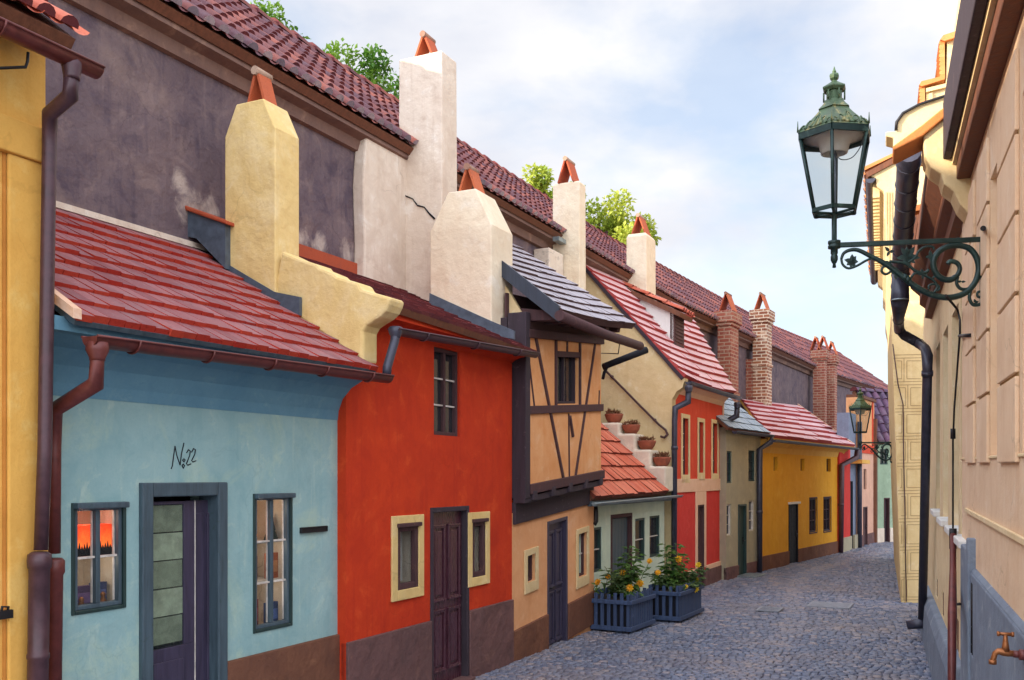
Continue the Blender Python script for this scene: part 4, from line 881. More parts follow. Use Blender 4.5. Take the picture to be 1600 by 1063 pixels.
mb = MB(); mb.box(FL, u0, u1, 0, .02, zb0, zb1 + .04); mb.box(FL, rd[0] - .12, rd[0], 0, .018, .32, zb0); mb.box(FL, rd[1], rd[1] + .12, 0, .018, .32, zb0); mb.box(FL, rd[0], rd[1], 0, .018, rd[3], zb0)
mb.box(FL, u1 - .14, u1, 0, .018, .3, zb0); mb.box(FL, u1 - .08, u1, 0, .018, zb1 + .04, zE - .1); mb.box(FL, u0, rd[0] - .12, 0, .03, .26, .34); mb.box(FL, rd[1] + .12, u1 - .14, 0, .03, .26, .34); mb.build('plaster_bands', M['peach'], t, .005)
plinth(FL, t, u0, u1, .26, [(rd[0], rd[1])], M['plinth'], 0, .04)
for r_ in ww: window(FL, t, r_, 0, 1, 4, M['timber'], M['whitebar'], .06, .02, .012, None, M['cream'], .065, sm=.075, smb=.13) if 0 else window(FL, t, r_, 0, 1, 4, M['timber'], M['whitebar'], .06, .02, .012, None, M['cream'], .07, smb=.14)
door(FL, t, rd, 0, M['timber'], M['timber'], .03, .06, plank=True, hside=-1)
# gable wall
pts = [FL.perp(x, y, u0) for x, y in ((915, 417), (1070, 592), (1066, 606), (1057, 612), (1050, 624))]
poly = [FL.P(u0, *p) for p in pts] + [FL.P(u0, .0, -.1), FL.P(u0, -1.5, -.1), FL.P(u0, -1.5, pts[0][1])]
mb = MB(); mb.prism(poly, FL.d * .2); mb.build('gable_wall', M['cream'], t)
qA, qB = FL.P(u0 - .04, .21, zE), FL.P(u1 + .02, .21, zE + .02)
wt, zt_ = FL.perp(914, 414, u0); qD = FL.P(u0 - .04, wt, zt_); uq = FL.px(1068, 478, -1.4)[0]; qC = FL.P(uq - .3, -1.3, FL.px(1066, 480, -1.35)[1])
random.seed(10)
roof(t, [qA, qB, qC, qD], 13, .9, .055, [M['pinktop'], M['redline']], sag=.05, soffit=M['wood'], gap=.0)
prof = [(-.2, zE - .22), (.004, zE - .22), (.03, zE - .14), (.1, zE - .07), (.17, zE - .05), (.17, zE - .02), (-.2, zE - .02)]
mb = MB(); mb.prism([FL.P(u0 + .2, a, b) for a, b in prof], FL.P(u1, 0, 0) - FL.P(u0 + .2, 0, 0)); mb.build('cove_cornice', M['peach'], t)
gutter(t, FL.P(u0 + .0, .27, zE - .07), FL.P(u1 + .12, .27, zE - .06), .05, M['darkpipe'])
q = lambda x, y, w: FL.P(FL.px(x, y, w)[0], w, FL.px(x, y, w)[1])
pts = [q(1076, 606, .27), q(1075, 628, .24), q(1055, 638, .07), q(1054, 660, .06), FL.P(FL.px(1053, 900, .06)[0], .06, 0)]
downpipe(t, pts, .045, M['darkpipe'], [(pts[0], .065, .07), (pts[3] + Vector((0, 0, -.4)), .055, .05)])
pts = [q(1152, 632, .27), q(1151, 650, .24), q(1135, 659, .07), q(1134, 675, .06), FL.P(FL.px(1133, 900, .06)[0], .06, 0)]
downpipe(t, pts, .05, M['darkpipe'], [(pts[0], .065, .07), (pts[3] + Vector((0, 0, -1.2)), .06, .05)])
# dormer
Dm = lambda x, y, d=0: None
def rp(x, y):                                                    # point of the roof plane under a pixel
    n = (qB - qA).cross(qD - qA).normalized(); o = Vector((0, 0, EYE)); r = Vector(((x - HX) / FOC, 1, (HY - y) / FOC)); return o + r * ((qA - o).dot(n) / r.dot(n))
b0 = rp(1052, 540); b1 = rp(998, 462); up = Vector((0, 0, 1))
f0 = b0 + up * .0; f1 = FL.P((b0 - Vector((*FL.o, 0))).dot(Vector((*FL.d, 0))), 0, 0)
ud = (b0.xy - FL.o).dot(FL.d); wd_ = (b0.xy - FL.o).dot(FL.n); ub_ = (b1.xy - FL.o).dot(FL.d); wb2 = (b1.xy - FL.o).dot(FL.n)
ztop = at(1050, 490, b0.y).z
mb = MB(); mb.prism([FL.P(ud, wd_, b0.z - .05), FL.P(ud, wd_, ztop), FL.P(ud, wb2, b1.z + .05)], FL.d * .06); mb.prism([FL.P(ud + .55, wd_, b0.z - .05), FL.P(ud + .55, wd_, ztop), FL.P(ud + .55, wb2, b1.z + .05)], FL.d * .06)
do = mb.build('dormer', M['white'], t)
mb = MB(); mb.box(FL, ud, ud + .61, wd_ - .06, wd_ + .02, b0.z - .05, ztop + .02)
for k in range(9): z = b0.z + (ztop - b0.z) * (k + .5) / 9; mb.box(FL, ud + .05, ud + .56, wd_ + .02, wd_ + .035, z - .014, z + .014)
mb.build('louvre_shutter', M['timber'], do, .004)
random.seed(12)
barrel(do, [FL.P(ud - .08, wd_ + .16, ztop + .0), FL.P(ud + .70, wd_ + .16, ztop + .0), FL.P(ud + .70, wb2 - .1, b1.z + .06), FL.P(ud - .08, wb2 - .1, b1.z + .06)], 4, .17, .055, 'dormer_roof', False, [M['orangetile'], M['darkred'], M['barrelend'], M['woodbrown']])
# steps up the gable with pots
stp = [(945, 665, 668, 652), (984, 700, 704, 690), (1008, 722, 726, 712), (1033, 748, 752, 738)]
mb = MB(); us_ = 16.21; k0 = [FL.perp(x, y, us_) for x, y in ((938, 661), (967, 678), (992, 703), (1016, 729), (1040, 757))]
ww_ = [(-1.36, 2.93)] + k0
pp = []
for i in range(1, len(k0)):
    pp.append((k0[i - 1][0], k0[i - 1][1])); pp.append((k0[i][0], k0[i - 1][1]))
pp.append((k0[-1][0], k0[-1][1] - .12)); pp.append((k0[0][0], k0[0][1] - .30))
mb.prism([FL.P(us_, a, b) for a, b in pp], FL.d * (u0 - us_ + .02)); mb.build('stepped_coping', plaster('warm white coping', (.78, .68, .54)), t, .03)
mb = MB(); mb.tube([FL.P(u0 - .06, *FL.perp(x, y, u0 - .06)) for x, y in ((943, 576), (1000, 634), (1030, 664), (1040, 672), (1043, 679), (1038, 684), (1032, 682))], .018, 8)
for x, y in ((955, 588), (1022, 656)): mb.tube([FL.P(u0 - .06, *FL.perp(x, y, u0 - .06)), FL.P(u0 + .02, *FL.perp(x, y, u0 - .06))], .022, 8)
mb.build('handrail', M['timber'], t)
random.seed(14)
leafdry = leafmat('dry russet plant', (.16, .05, .025), (.24, .12, .05))
names = ['topmost step beside the timbered house', 'second step from the top under the handrail', 'third step from the top under the hooked rail end', 'lowest step nearest the downpipe of the red house']
for i in range(4):
    wm = (k0[i][0] + k0[i + 1][0]) / 2; zz = k0[i][1] + .004; c = FL.P(us_ + .20, wm, zz); px_s = 1.0
    tp = thing('flower_pot', 'russet bowl on the ' + names[i], 'flower pot', c, 'terracotta bowls on the gable steps')
    mb = MB(); mb.lathe(c, [(.085, 0), (.13, .07), (.145, .12), (.15, .14), (.135, .14), (.12, .11)], 18); mb.build('bowl', M['terracotta'], tp)
    mb = MB(); mb.lathe(c, [(.122, .108), (.06, .118), (.001, .12)], 14); mb.build('soil', M['soil'], tp)
    mb = MB()
    for k in range(110):
        d = rv(); d.z = abs(d.z) + .25; p = c + Vector((0, 0, .12)) + Vector((random.uniform(-.1, .1), random.uniform(-.1, .1), random.uniform(0, .05))); leaf(mb, p, d, rv(), random.uniform(.04, .09), .022, 0, random.random())
    mb.build('dry_plant', leafdry, tp)

# ------------------------------------------------------------------ narrow grey house
FG = Frame((3.95, 17.72), (5.02, 19.35))
t = thing('grey_house', 'narrow beige grey house with blue slate roof between red and golden houses', 'house', FG.P(.9, 0, 0))
R = lambda a, b, c, d, w=0.0: FG.rect(a, b, c, d, w)
u1 = FG.px(1189, 780, 0)[0]; zE = FG.px(1168, 672, .12)[1]
rd = R(1153, 1166, 788, 895); rd = (rd[0], rd[1], 0, rd[3]); rws = [R(1135.5, 1143.5, 705, 755), R(1169.5, 1180, 704, 752), R(1135.5, 1142.5, 788, 837), R(1170, 1178.5, 782, 830)]
rws = [(max(.02, r[0]), r[1], r[2], r[3]) for r in rws]
wall(FG, 0, u1, -.1, zE + .02, [(rd[0], rd[1], -.1, rd[3])] + rws, M['beige'], t, 0)
plinth(FG, t, 0, u1, .22, [(rd[0], rd[1])], M['plinth'])
for r_ in rws: window(FG, t, r_, 0, 1, 3, M['framegreen'] if r_[2] > 1.5 else M['whitebar'], M['whitebar'] if r_[2] < 1.5 else None, .03, .03, .012)
door(FG, t, rd, 0, M['framegreen'], M['framegreen'], .04, .05, plank=True)
mb = MB(); mb.box(FG, rd[0] - .1, rd[1] + .12, 0, .35, -.02, .03); mb.build('door_step', M['zinc'], t, .01)
random.seed(15)
roof(t, [FG.P(-.25, .15, zE), FG.P(u1 + .15, .15, zE - .02), FG.P(u1 + .1, -1.6, zE + 1.5), FG.P(-.25, -1.6, zE + 1.5)], 11, .2, .02, [M['blueslate'], M['lead']])
gutter(t, FG.P(-.1, .2, zE - .06), FG.P(u1 + .1, .2, zE - .06), .05, M['darkpipe'])
pp = FG.px(1187, 700, .07); downpipe(t, [FG.P(u1 + .02, .2, zE - .08), FG.P(u1 + .0, .2, zE - .2), FG.P(pp[0], .07, zE - .35), FG.P(pp[0], .07, 0)], .05, M['darkpipe'], [(FG.P(pp[0], .07, 1.2), .065, .06)])

# ------------------------------------------------------------------ golden house
FY = Frame((5.02, 19.35), (8.40, 24.4))
t = thing('golden_house', 'golden yellow house with pink tiled roof and black door', 'house', FY.P(3, 0, 0))
R = lambda a, b, c, d, w=0.0: FY.rect(a, b, c, d, w)
u1 = FY.px(1317, 780, 0)[0]; e0, e1 = FY.px(1206, 684, .2), FY.px(1334, 697, .2); zE = (e0[1] + e1[1]) / 2
rd = R(1232, 1246.5, 787, 886); rd = (rd[0], rd[1], 0, rd[3]); rws = [R(1209, 1215, 714, 736), R(1251, 1257, 717, 736), R(1291.5, 1298, 717, 737)]; rw2 = [R(1265, 1276, 779, 832), R(1287, 1298, 778, 830)]
wall(FY, 0, u1, -.1, zE - .02, [(rd[0], rd[1], -.1, rd[3])] + rws + rw2, M['yellowhouse'], t, 0)
plinth(FY, t, 0, u1, .29, [(rd[0], rd[1])], M['plinth2'])
for r_ in rws: window(FY, t, r_, 0, 1, 1, M['wood'], None, .08, .02, .012)
for r_ in rw2: window(FY, t, r_, 0, 2, 3, M['wood'], M['timber'], .03, .04, .02, surround=M['timber'], sm=.03, st=.012)
door(FY, t, rd, 0, M['black'], M['black'], .04, .03, plank=True)
mb = MB(); mb.box(FY, rd[0] - .03, rd[1] + .03, 0, .06, rd[3] - .01, rd[3] + .035); mb.build('door_hood', M['white'], t, .005)
prof = [(-.2, zE - .3), (.004, zE - .3), (.04, zE - .18), (.14, zE - .1), (.16, zE - .03), (-.2, zE - .03)]
mb = MB(); mb.prism([FY.P(-.04, a, b) for a, b in prof], FY.P(u1, 0, 0) - FY.P(-.04, 0, 0)); mb.build('cove_cornice', M['ochre'], t)
bk = lambda x, y, w: FY.P(FY.px(x, y, w)[0], w, FY.px(x, y, w)[1])
random.seed(16)
cL, cR = bk(1157, 624, -2.2), bk(1246, 634, -2.2)
roof(t, [FY.P(-.1, .2, zE), FY.P(u1 + .35, .2, zE - .02), cR, cL], 8, 1.1, .07, [M['pinktop'], M['redline']], jit=.2, soffit=M['ochre'], gap=.0)
gutter(t, FY.P(-.05, .27, zE - .05), FY.P(u1 + .4, .27, zE - .06), .05, M['darkpipe'])
x_ = FY.px(1314, 800, .08)[0]; downpipe(t, [FY.P(u1 + .35, .27, zE - .08), FY.P(u1 + .33, .25, zE - .3), FY.P(x_, .09, zE - .5), FY.P(x_, .08, 0)], .06, M['brownpipe'], [(FY.P(x_, .08, 1.2), .075, .06)])
mb = MB(); mb.prism([cR + Vector((0, 0, .06)), FY.P(u1 + .35, .2, zE + .05), FY.P(u1 + .35, .2, zE - .06), cR - Vector((0, 0, .08))], FY.d * .07); mb.build('verge_board', M['peach'], t)

# brick chimneys in front of the back wall
def brickstack(fr, x0, x1, xr, ytop, yshaft, label, capm, hi, caps):
    w1 = .95; u0_ = 0
    u0_, zt = fr.px(x1, ytop, -w1 + 0)
    wa = fr.perp(x0, 560, u0_)[0]; wb_ = fr.perp(x1, 560, u0_)[0]; ur = fr.px(xr, 560, wb_)[0]
    ch = thing('brick_chimney', label, 'chimney', fr.P((u0_ + ur) / 2, (wa + wb_) / 2, 0), 'brick chimneys along the back wall')
    zb = fr.px(x1, yshaft, -w1)[1]
    chimney(fr, ch, u0_, ur, wa, wb_, 2.0, zt, M['brickhi'] if hi else M['brick'], True, 0, 0, 0, 0, .34, .42, bands=[(zt - .28, zt - .02, .07), (zt - .36, zt - .28, .035), (zb, zb + .07, .03)], clen=.4, name='stack', bevel=.008, caps=caps)
    mb = MB(); mb.box(fr, u0_ + .01, ur - .01, wa - .3, wa - .005, 2.0, zb + .2); mb.build('stack_shoulder', M['brick'], ch)
FS2 = Frame(FB2.o + FB2.n * 1.5, FB2.o + FB2.n * 1.5 + FB2.d)
M['brick'] = brickmat('old brick', FS2, (.34, .09, .05), (.25, .055, .035), (.42, .26, .18)); M['brickhi'] = brickmat('pale pointed brick', FS2, (.40, .15, .07), (.20, .06, .035), (.74, .60, .44))
brickstack(FS2, 1121, 1142, 1154, 484, 616, 'brick chimney with wide cap beside the pink striped roof', M['brick'], False, None)
brickstack(FS2, 1176, 1198, 1206, 482, 572, 'sunlit brick chimney with pale pointing standing above the golden house', M['brick'], True, None)
brickstack(FS2, 1270, 1289, 1292, 546, 700, 'brick chimney in front of the pair at the right end of the golden roof', M['brick'], False, [(.2, .5), (.8, .5)])
brickstack(FS2, 1292, 1304, 1308, 553, 700, 'slim brick chimney behind the last pair at the right end of the golden roof', M['brick'], False, None)

# ------------------------------------------------------------------ far end houses
FF = Frame((8.62, 24.7), (11.75, 29.85))
bk = lambda x, y, w=0.0: FF.px(x, y, w)
R = lambda a, b, c, d, w=0.0: FF.rect(a, b, c, d, w)
t = thing('crimson_house', 'narrow crimson and blue house front just past the golden house', 'house', FF.P(.5, 0, 0))
x0, x1, x2 = bk(1316, 780)[0], bk(1328.5, 780)[0], bk(1340, 780)[0]; zt = bk(1324, 692)[1]
wall(FF, x0 - .3, x1, -.1, zt, [], M['redlow'], t, 0, name='crimson_wall'); rdd = R(1330, 1334.5, 752, 850); rdd = (rdd[0], rdd[1], 0, rdd[3])
wall(FF, x1, x2, -.1, zt + .8, [(rdd[0], rdd[1], -.1, rdd[3])], plaster('slate blue wall', (.24, .27, .36)), t, -.04, name='blue_wall'); door(FF, t, rdd, -.04, M['black'], M['black'], .03, .03, plank=True, handle=False)
zz = bk(1332, 765)[1]; mb = MB(); mb.box(FF, x1, x2 + .1, -.04, .3, zz + .68, zz + .78); mb.build('door_canopy', M['ochre'], t)
plinth(FF, t, x0, x2, .35, [(rdd[0], rdd[1])], M['beige'])
pp = FF.P(x2 - .03, .06, 0); downpipe(t, [pp + Vector((0, 0, zt + .6)), pp], .06, M['darkpipe'])
t = thing('peach_house', 'peach and orange house with red band and arched slit window at the lane end', 'house', FF.P(2.6, 0, 0))
x3 = bk(1366, 780)[0]; rd = R(1348.5, 1355, 792, 858); rd = (rd[0], rd[1], 0, rd[3]); rwa = R(1349.5, 1354, 733, 765); zt = bk(1353, 625)[1]; zb = bk(1353, 702)[1]
wall(FF, x2, x3, -.1, zb, [(rd[0], rd[1], -.1, rd[3]), rwa], plaster('dusky peach', (.74, .42, .29), (.56, .30, .22)), t, 0, name='lower_wall'); wall(FF, x2, x3, zb, zt, [], M['apricot'], t, 0, name='upper_wall')
mb = MB(); mb.box(FF, x2, x3, 0, .02, zb - .12, zb + .12); mb.box(FF, x3 - .35, x3 - .2, 0, .015, zb + .12, zt); mb.build('red_band', M['red'], t); window(FF, t, rwa, 0, 1, 1, M['timber'], None, .06, .03); door(FF, t, rd, 0, M['timber'], M['timber'], .04, .05, plank=True)
mb = MB(); mb.box(FF, x3 - .12, x3 + .06, -.02, .08, -.1, zb + .9); mb.build('brown_pilaster', M['plinth2'], t)
plinth(FF, t, x2, x3, .3, [(rd[0], rd[1])], M['plinth'])
mb = MB(); mb.box(FF, x2 + .02, x3, -.3, .06, zt, zt + .08); mb.build('roof_edge', M['woodbrown'], t)
t = thing('green_house', 'pale green house with steep purple tiled roof closing the lane', 'house', FF.P(4.4, 0, 0))
FE = Frame(FF.P(x3 + .08, 0, 0).xy, (FF.P(x3 + .08, 0, 0) + Vector((2.4, 1.2, 0))).xy); R = lambda a, b, c, d, w=0.0: FE.rect(a, b, c, d, w)
rd = R(1381, 1390, 778, 846); rd = (rd[0], rd[1], 0, rd[3]); rwa = R(1375, 1387, 702, 726); zt = FE.px(1380, 692, .1)[1]
wall(FE, 0, 3.2, -.1, zt, [(rd[0], rd[1], -.1, rd[3]), rwa], plaster('pale sage wall', (.34, .44, .30)), t, 0); window(FE, t, rwa, 0, 2, 1, M['framegreen'], M['whitebar'], .03, .03); door(FE, t, rd, 0, M['wood'], M['timber'], .04, .1, plank=True)
plinth(FE, t, 0, 3.2, .4, [(rd[0], rd[1])], M['oldcream']); random.seed(19)
barrel(t, [FE.P(-.1, .15, zt), FE.P(3.2, .15, zt), FE.P(3.2, -.7, zt + 1.55), FE.P(-.1, -.7, zt + 1.55)], 6, .3, .1, mats=[tilemat('purple tile', (.09, .05, .10), (.15, .07, .12)), M['mortar'], M['barrelend'], M['woodbrown']])
mb = MB(); mb.box(FE, 0, 3.2, -2, -.35, -.1, zt); mb.build('side_wall', M['beige'], t)

# ------------------------------------------------------------------ right row: near pink building
P = FR.P
uf = FR.px(1517, 600)[0]; um = FR.px(1503, 700)[0]
t = thing('pink_building', 'pink beige rendered building with grooved pilasters and grey plinth at the right edge', 'building', P(4, 0, 0))
strips = [(1512, 1525), (1531, 1547), (1564, 1593)]; nich = [(1547.5, 1562), (1525.5, 1530.5)]
hn = [(FR.px(b, 500)[0], FR.px(a, 500)[0]) for a, b in nich]; hn = [(min(h), max(h), 1.95, 3.42) for h in hn] + [(3.58, FR.px(1598, 500)[0], 1.95, 3.42)]
FRi = FR
bz = (FR.px(1527, 900)[0] - .05, FR.px(1525, 900)[0] + .06, .74, 1.17)
wall(FR, 3.5, um, -.1, 4.2, hn + [bz], M['pinkwall'], t, 0)
mb = MB()
for h in hn: mb.box(FR, h[0], h[1], -.16, -.10, h[2], h[3])
mb.build('recessed_panel', M['buff'], t)
mb = MB(); mb.box(FR, bz[0], bz[1], -.3, -.12, bz[2], bz[3]); o_ = mb.build('cellar_window', M['black'], t)
mb = MB()
for k in range(4): z = bz[2] + (bz[3] - bz[2]) * (k + .5) / 4; mb.tube([P(bz[0], .02, z), P(bz[1], .02, z)], .008, 6)
for k in range(2): x = bz[0] + (bz[1] - bz[0]) * (k + .8) / 2.6; mb.tube([P(x, .022, bz[2]), P(x, .022, bz[3])], .008, 6)
mb.build('window_grille', M['iron'], o_)
for a, b in strips:
    mb = MB(); gl = MB(); x0, x1 = sorted((FR.px(a, 500)[0], FR.px(b, 500)[0])); zs = [1.9, 2.28, 2.62, 2.96, 3.30, 3.66]
    for z0, z1 in zip(zs, zs[1:]): mb.box(FR, x0, x1, 0, .018, z0 + .009, z1 - .009)
    for z in zs[1:-1]: gl.box(FR, x0 + .004, x1 - .004, .001, .004, z - .0095, z + .0095); gl.build('groove', M['sgline'], t); gl = MB()
    mb.build('grooved_pilaster', M['pinkwall'], t, .004)
mb = MB(); mb.box(FR, 3.5, FR.px(1511, 799)[0], 0, .016, 1.575, 1.605); mb.box(FR, 3.5, um, 0, .008, 1.93, 1.945); mb.build('string_course', M['buff'], t, .005)
zp = 1.235; mb = MB(); x0, x1 = FR.px(1516, 900, .03)[0], FR.px(1503, 900, .03)[0]
mb.box(FR, 3.5, bz[0], -.05, .03, -.1, zp); mb.box(FR, bz[1], x0, -.05, .03, -.1, zp); mb.box(FR, bz[0], bz[1], -.05, .03, -.1, bz[2]); mb.box(FR, bz[0], bz[1], -.05, .03, bz[3], zp)
mb.prism([P(3.5, .0, zp + .03), P(3.5, .03, zp), P(3.5, -.01, zp)], P(x0, 0, 0) - P(3.5, 0, 0))
mb.box(FR, x0, x1 + .02, -.05, .038, -.1, 1.36); mb.box(FR, x0 - .01, x0 + .1, -.05, .046, -.1, 1.44); mb.build('plinth', M['bluegrey'], t, .012)
mb = MB(); ue = uf + .02
mb.box(FR, 3.5, ue, 0, .085, 3.76, 4.2); mb.build('eaves_beam', M['woodbrown'], t, .008)
mb = MB(); mb.box(FR, 3.5, ue, .0855, .11, 3.86, 4.25); mb.build('eaves_fillet', M['cream'], t)
mb = MB(); mb.box(FR, 3.5, ue, .111, .165, 3.90, 4.28); mb.build('eaves_gutter', M['wood'], t, .01)
random.seed(30); roof(t, [P(3.5, -.05, 4.26), P(ue, -.05, 4.26), P(ue, -3, 4.9), P(3.5, -3, 4.9)], 10, .2, .03, [M['brighttile'], M['tilebutt']])
mb = MB(); mb.box(FR, 3.5, uf + .2, -3.3, -3, -.1, 4.85); mb.build('rear_wall', M['pinkwall'], t)
mb = MB(); mb.box(FR, 3.5, 3.8, -3.0, -.298, -.1, 4.198); mb.build('end_wall', M['pinkwall'], t)
# fire wall with moulded profile and tiled coping
Q = lambda pts, u, fr=FR: [fr.P(u, *fr.perp(x, y, u)) for x, y in pts]
t = thing('fire_wall', 'cream moulded fire wall with orange tile coping between the two right hand buildings', 'wall', P(uf, 0, 3))
mb = MB(); mb.prism(Q([(1560, 130), (1500, 160), (1443, 208), (1443, 230), (1445, 246), (1455, 262), (1470, 272), (1475, 288), (1490, 299), (1500, 320), (1516, 337), (1560, 337)], uf), FR.d * .3); mb.build('profiled_wall', M['cream'], t, .015)
mb = MB(); mb.prism(Q([(1560, 110), (1500, 152), (1470, 171), (1442, 194), (1408, 219), (1394, 229), (1397, 235), (1442, 212), (1500, 164), (1560, 130)], uf - .03), FR.d * .34); mb.build('tile_coping', M['brighttile'], t, .01)

# mid building
t = thing('buff_building', 'buff plastered building with four deep windows on white sills and dark downpipe', 'building', P(10, 0, 0))
u2 = 14.6
wins = []
for px_, py in ((1454, 802), (1464, 816), (1477, 831), (1490, 847)):
    u_, z_ = FR.px(px_, py, .06); wins.append((u_ - .38, u_ + .38, z_ + .03, 3.15))
cel = [(FR.px(a, 930)[0] - .16, FR.px(a, 930)[0] + .16, FR.px(a, c)[1], FR.px(a, b)[1]) for a, b, c in ((1462, 904, 934), (1471, 924, 964), (1493, 966, 1024))]
wall(FR, um + .02, u2, -.1, 4.25, wins + cel, M['buff'], t, -.012)
mb = MB()
for r_ in cel: mb.box(FR, r_[0] + .002, r_[1] - .002, -.2, -.022, r_[2] + .002, r_[3] - .002)
mb.build('cellar_opening', M['plinth2'], t)
for r_ in wins: window(FR, t, r_, -.012, 2, 3, M['white'], None, .12, .04, .02)
for r_ in wins:
    mb = MB(); mb.box(FR, r_[0] + .02, r_[1] - .02, -.1, .05, r_[2] - .05, r_[2] + .004); mb.build('window_sill', M['white'], t, .008)
mb = MB(); mb.prism([P(um + .06, -.05, -.1), P(um + .06, .10, -.1), P(um + .06, .085, .32), P(um + .06, .05, .42), P(um + .06, -.05, .44)], FR.d * (u2 - um - 1.6)); mb.build('plinth', M['bluegrey'], t, .015)
mb = MB(); mb.prism([P(uf + .3, -.012, 3.62), P(uf + .3, .06, 3.64), P(uf + .3, .06, 3.75), P(uf + .3, .12, 3.8), P(uf + .3, .12, 3.9), P(uf + .3, .22, 4.0), P(uf + .3, .22, 4.2), P(uf + .3, -.012, 4.2)], P(12.2, 0, 0) - P(uf + .3, 0, 0)); mb.build('eaves_moulding', M['woodbrown'], t)
q = lambda x, y, w: P(FR.px(x, y, w)[0], w, FR.px(x, y, w)[1])
G0, G1 = q(1421, 236, .35), q(1405, 455, .36)
mb = MB(); n = 9; mb.tube([G0 + (G1 - G0) * k / n for k in range(n + 1)], .085, 14)
for k in range(n): mb.tube([G0 + (G1 - G0) * (k + .5) / n, G0 + (G1 - G0) * ((k + .5) / n + .004)], .092, 14)
mb.build('gutter', M['darkpipe'], t)
pts = [q(1407, 430, .36), q(1406, 470, .37), q(1404, 500, .37), q(1405, 516, .35), q(1413, 524, .30), q(1436, 537, .14), q(1446, 545, .11), q(1449, 557, .10), q(1449, 580, .10), P(FR.px(1441, 985, .10)[0], .10, .08)]
base_ = pts[-1]; downpipe(t, pts, [.085, .085, .05, .05, .048, .048, .048, .048, .048, .048], M['darkpipe'], [], 14) if 0 else None
mb = MB(); mb.tube(pts, [.08, .078, .052, .05, .048, .048, .048, .048, .048, .048], 14)
for k in (2, 5, 8): mb.tube([pts[k], pts[k] + (pts[k + 1 if k < 9 else k] - pts[k]).normalized() * .05], .058, 14)
mb.tube([base_, base_ + Vector((-.02, -.02, -.03)), base_ + FR.n.to_3d() * .16 + Vector((0, 0, -.06))], .05, 12); mb.build('downpipe', M['darkpipe'], t)
mb = MB()
for k in (1, 2): mb.tube([pts[k] + Vector((0, 0, .0)), pts[k] + Vector((0, 0, .012))], .084 if k == 1 else .062, 14)
mb.build('pipe_band', M['zinc'], t)
random.seed(31); barrel(t, [P(9.7, .24, 4.27), P(12.4, .24, 4.27), P(12.4, -2.4, 4.8), P(9.7, -2.4, 4.8)], 6, .22, .08, mats=[M['brighttile'], M['mortar'], M['barrelend'], M['woodbrown']])
# sunlit parapets and dormers standing on that roof
u9 = 9.2
mb = MB(); mb.prism(Q([(1384, 206), (1400, 205), (1401, 192), (1411, 178), (1437, 164), (1480, 150), (1530, 132), (1530, 200), (1445, 245), (1396, 240), (1396, 216), (1384, 213)], u9), FR.d * .3); mb.build('curved_parapet', M['palecornice'], t, .01)
mb = MB(); tb = Q([(1400, 204), (1401, 191), (1411, 177), (1437, 163), (1480, 149), (1530, 131)], u9 - .02)
mb.tube(tb, .014, 6); mb.build('parapet_flashing', M['iron'], t)
u11 = 11.0
mb = MB(); mb.prism(Q([(1447, 140), (1520, 122), (1520, 190), (1447, 190)], u11), FR.d * 1.6); mb.prism(Q([(1452, 146), (1457, 145), (1457, 172), (1452, 172)], u11 - .03), FR.d * .03); mb.prism(Q([(1480, 66), (1520, 56), (1520, 130), (1478, 130)], u11 + .5), FR.d * 1.2); mb.prism(Q([(1447, 138), (1520, 120), (1520, 126), (1447, 144)], u11 - .04), FR.d * .04); mb.prism(Q([(1492, 82), (1497, 81), (1497, 128), (1492, 128)], u11 + .46), FR.d * .04); mb.build('dormer', M['palecornice'], t)
mb = MB()
for (x0, y0, x1, y1, uu, n) in ((1437, 134, 1445, 168, u11, 6), (1468, 64, 1476, 124, u11 + .5, 9)):
    for k in range(n):
        ya = y0 + (y1 - y0) * k / n; yb = y0 + (y1 - y0) * (k + 1) / n; xa = x0 + (x1 - x0) * .1 * k / n
        mb.prism(Q([(xa, ya), (xa + 8, ya - 2), (xa + 8, yb - 2), (xa + 2, yb), (xa - 1.5, (ya + yb) / 2 + 1)], uu - .02), FR.d * .5, 0, random.random())
mb.prism(Q([(1436, 133), (1440, 127), (1476, 118), (1476, 124), (1440, 135)], u11 - .06), FR.d * 1.5, 0, .4); mb.prism(Q([(1469, 62), (1474, 55), (1520, 40), (1520, 50), (1476, 64)], u11 + .44), FR.d * 1.3, 0, .8)
mb.build('dormer_tiles', M['brighttile'], t)
mb = MB(); mb.prism(Q([(1504, -40), (1560, -40), (1560, 90), (1500, 90)], u11 + 1.8), FR.d * 1.5); mb.build('upper_gable', M['palecornice'], t)

# ------------------------------------------------------------------ sgraffito building
FS = Frame((5.86, 14.6), (11.2, 28.5), -1)
t = thing('sgraffito_building', 'tall buff building with scratched block pattern and sunlit moulded cornice further down', 'building', FS.P(3, 0, 0))
face = [FS.perp(x, y, 0) for x, y in ((1408, 955), (1400, 730), (1393, 530), (1392, 425), (1480, 425), (1480, 960))]
face[0] = (face[0][0], -.1); face[-1] = (face[-1][0], -.1)
mb = MB(); mb.prism([FS.P(0, a, b) for a, b in face], FS.d * 8.2); mb.build('wall', M['sgraf'], t, .015)
mb = MB()
def sl(x0, y0, x1, y1, wd=.011):
    a, b = FS.perp(x0, y0, -.002), FS.perp(x1, y1, -.002); dw, dz = b[0] - a[0], b[1] - a[1]; ln = math.hypot(dw, dz); n_ = (-dz / ln * wd / 2, dw / ln * wd / 2)
    mb.prism([FS.P(-.002, a[0] - n_[0], a[1] - n_[1]), FS.P(-.002, b[0] - n_[0], b[1] - n_[1]), FS.P(-.002, b[0] + n_[0], b[1] + n_[1]), FS.P(-.002, a[0] + n_[0], a[1] + n_[1])], FS.d * .004)
rows = [555, 597, 639, 682, 724, 767, 811, 855, 897, 938]
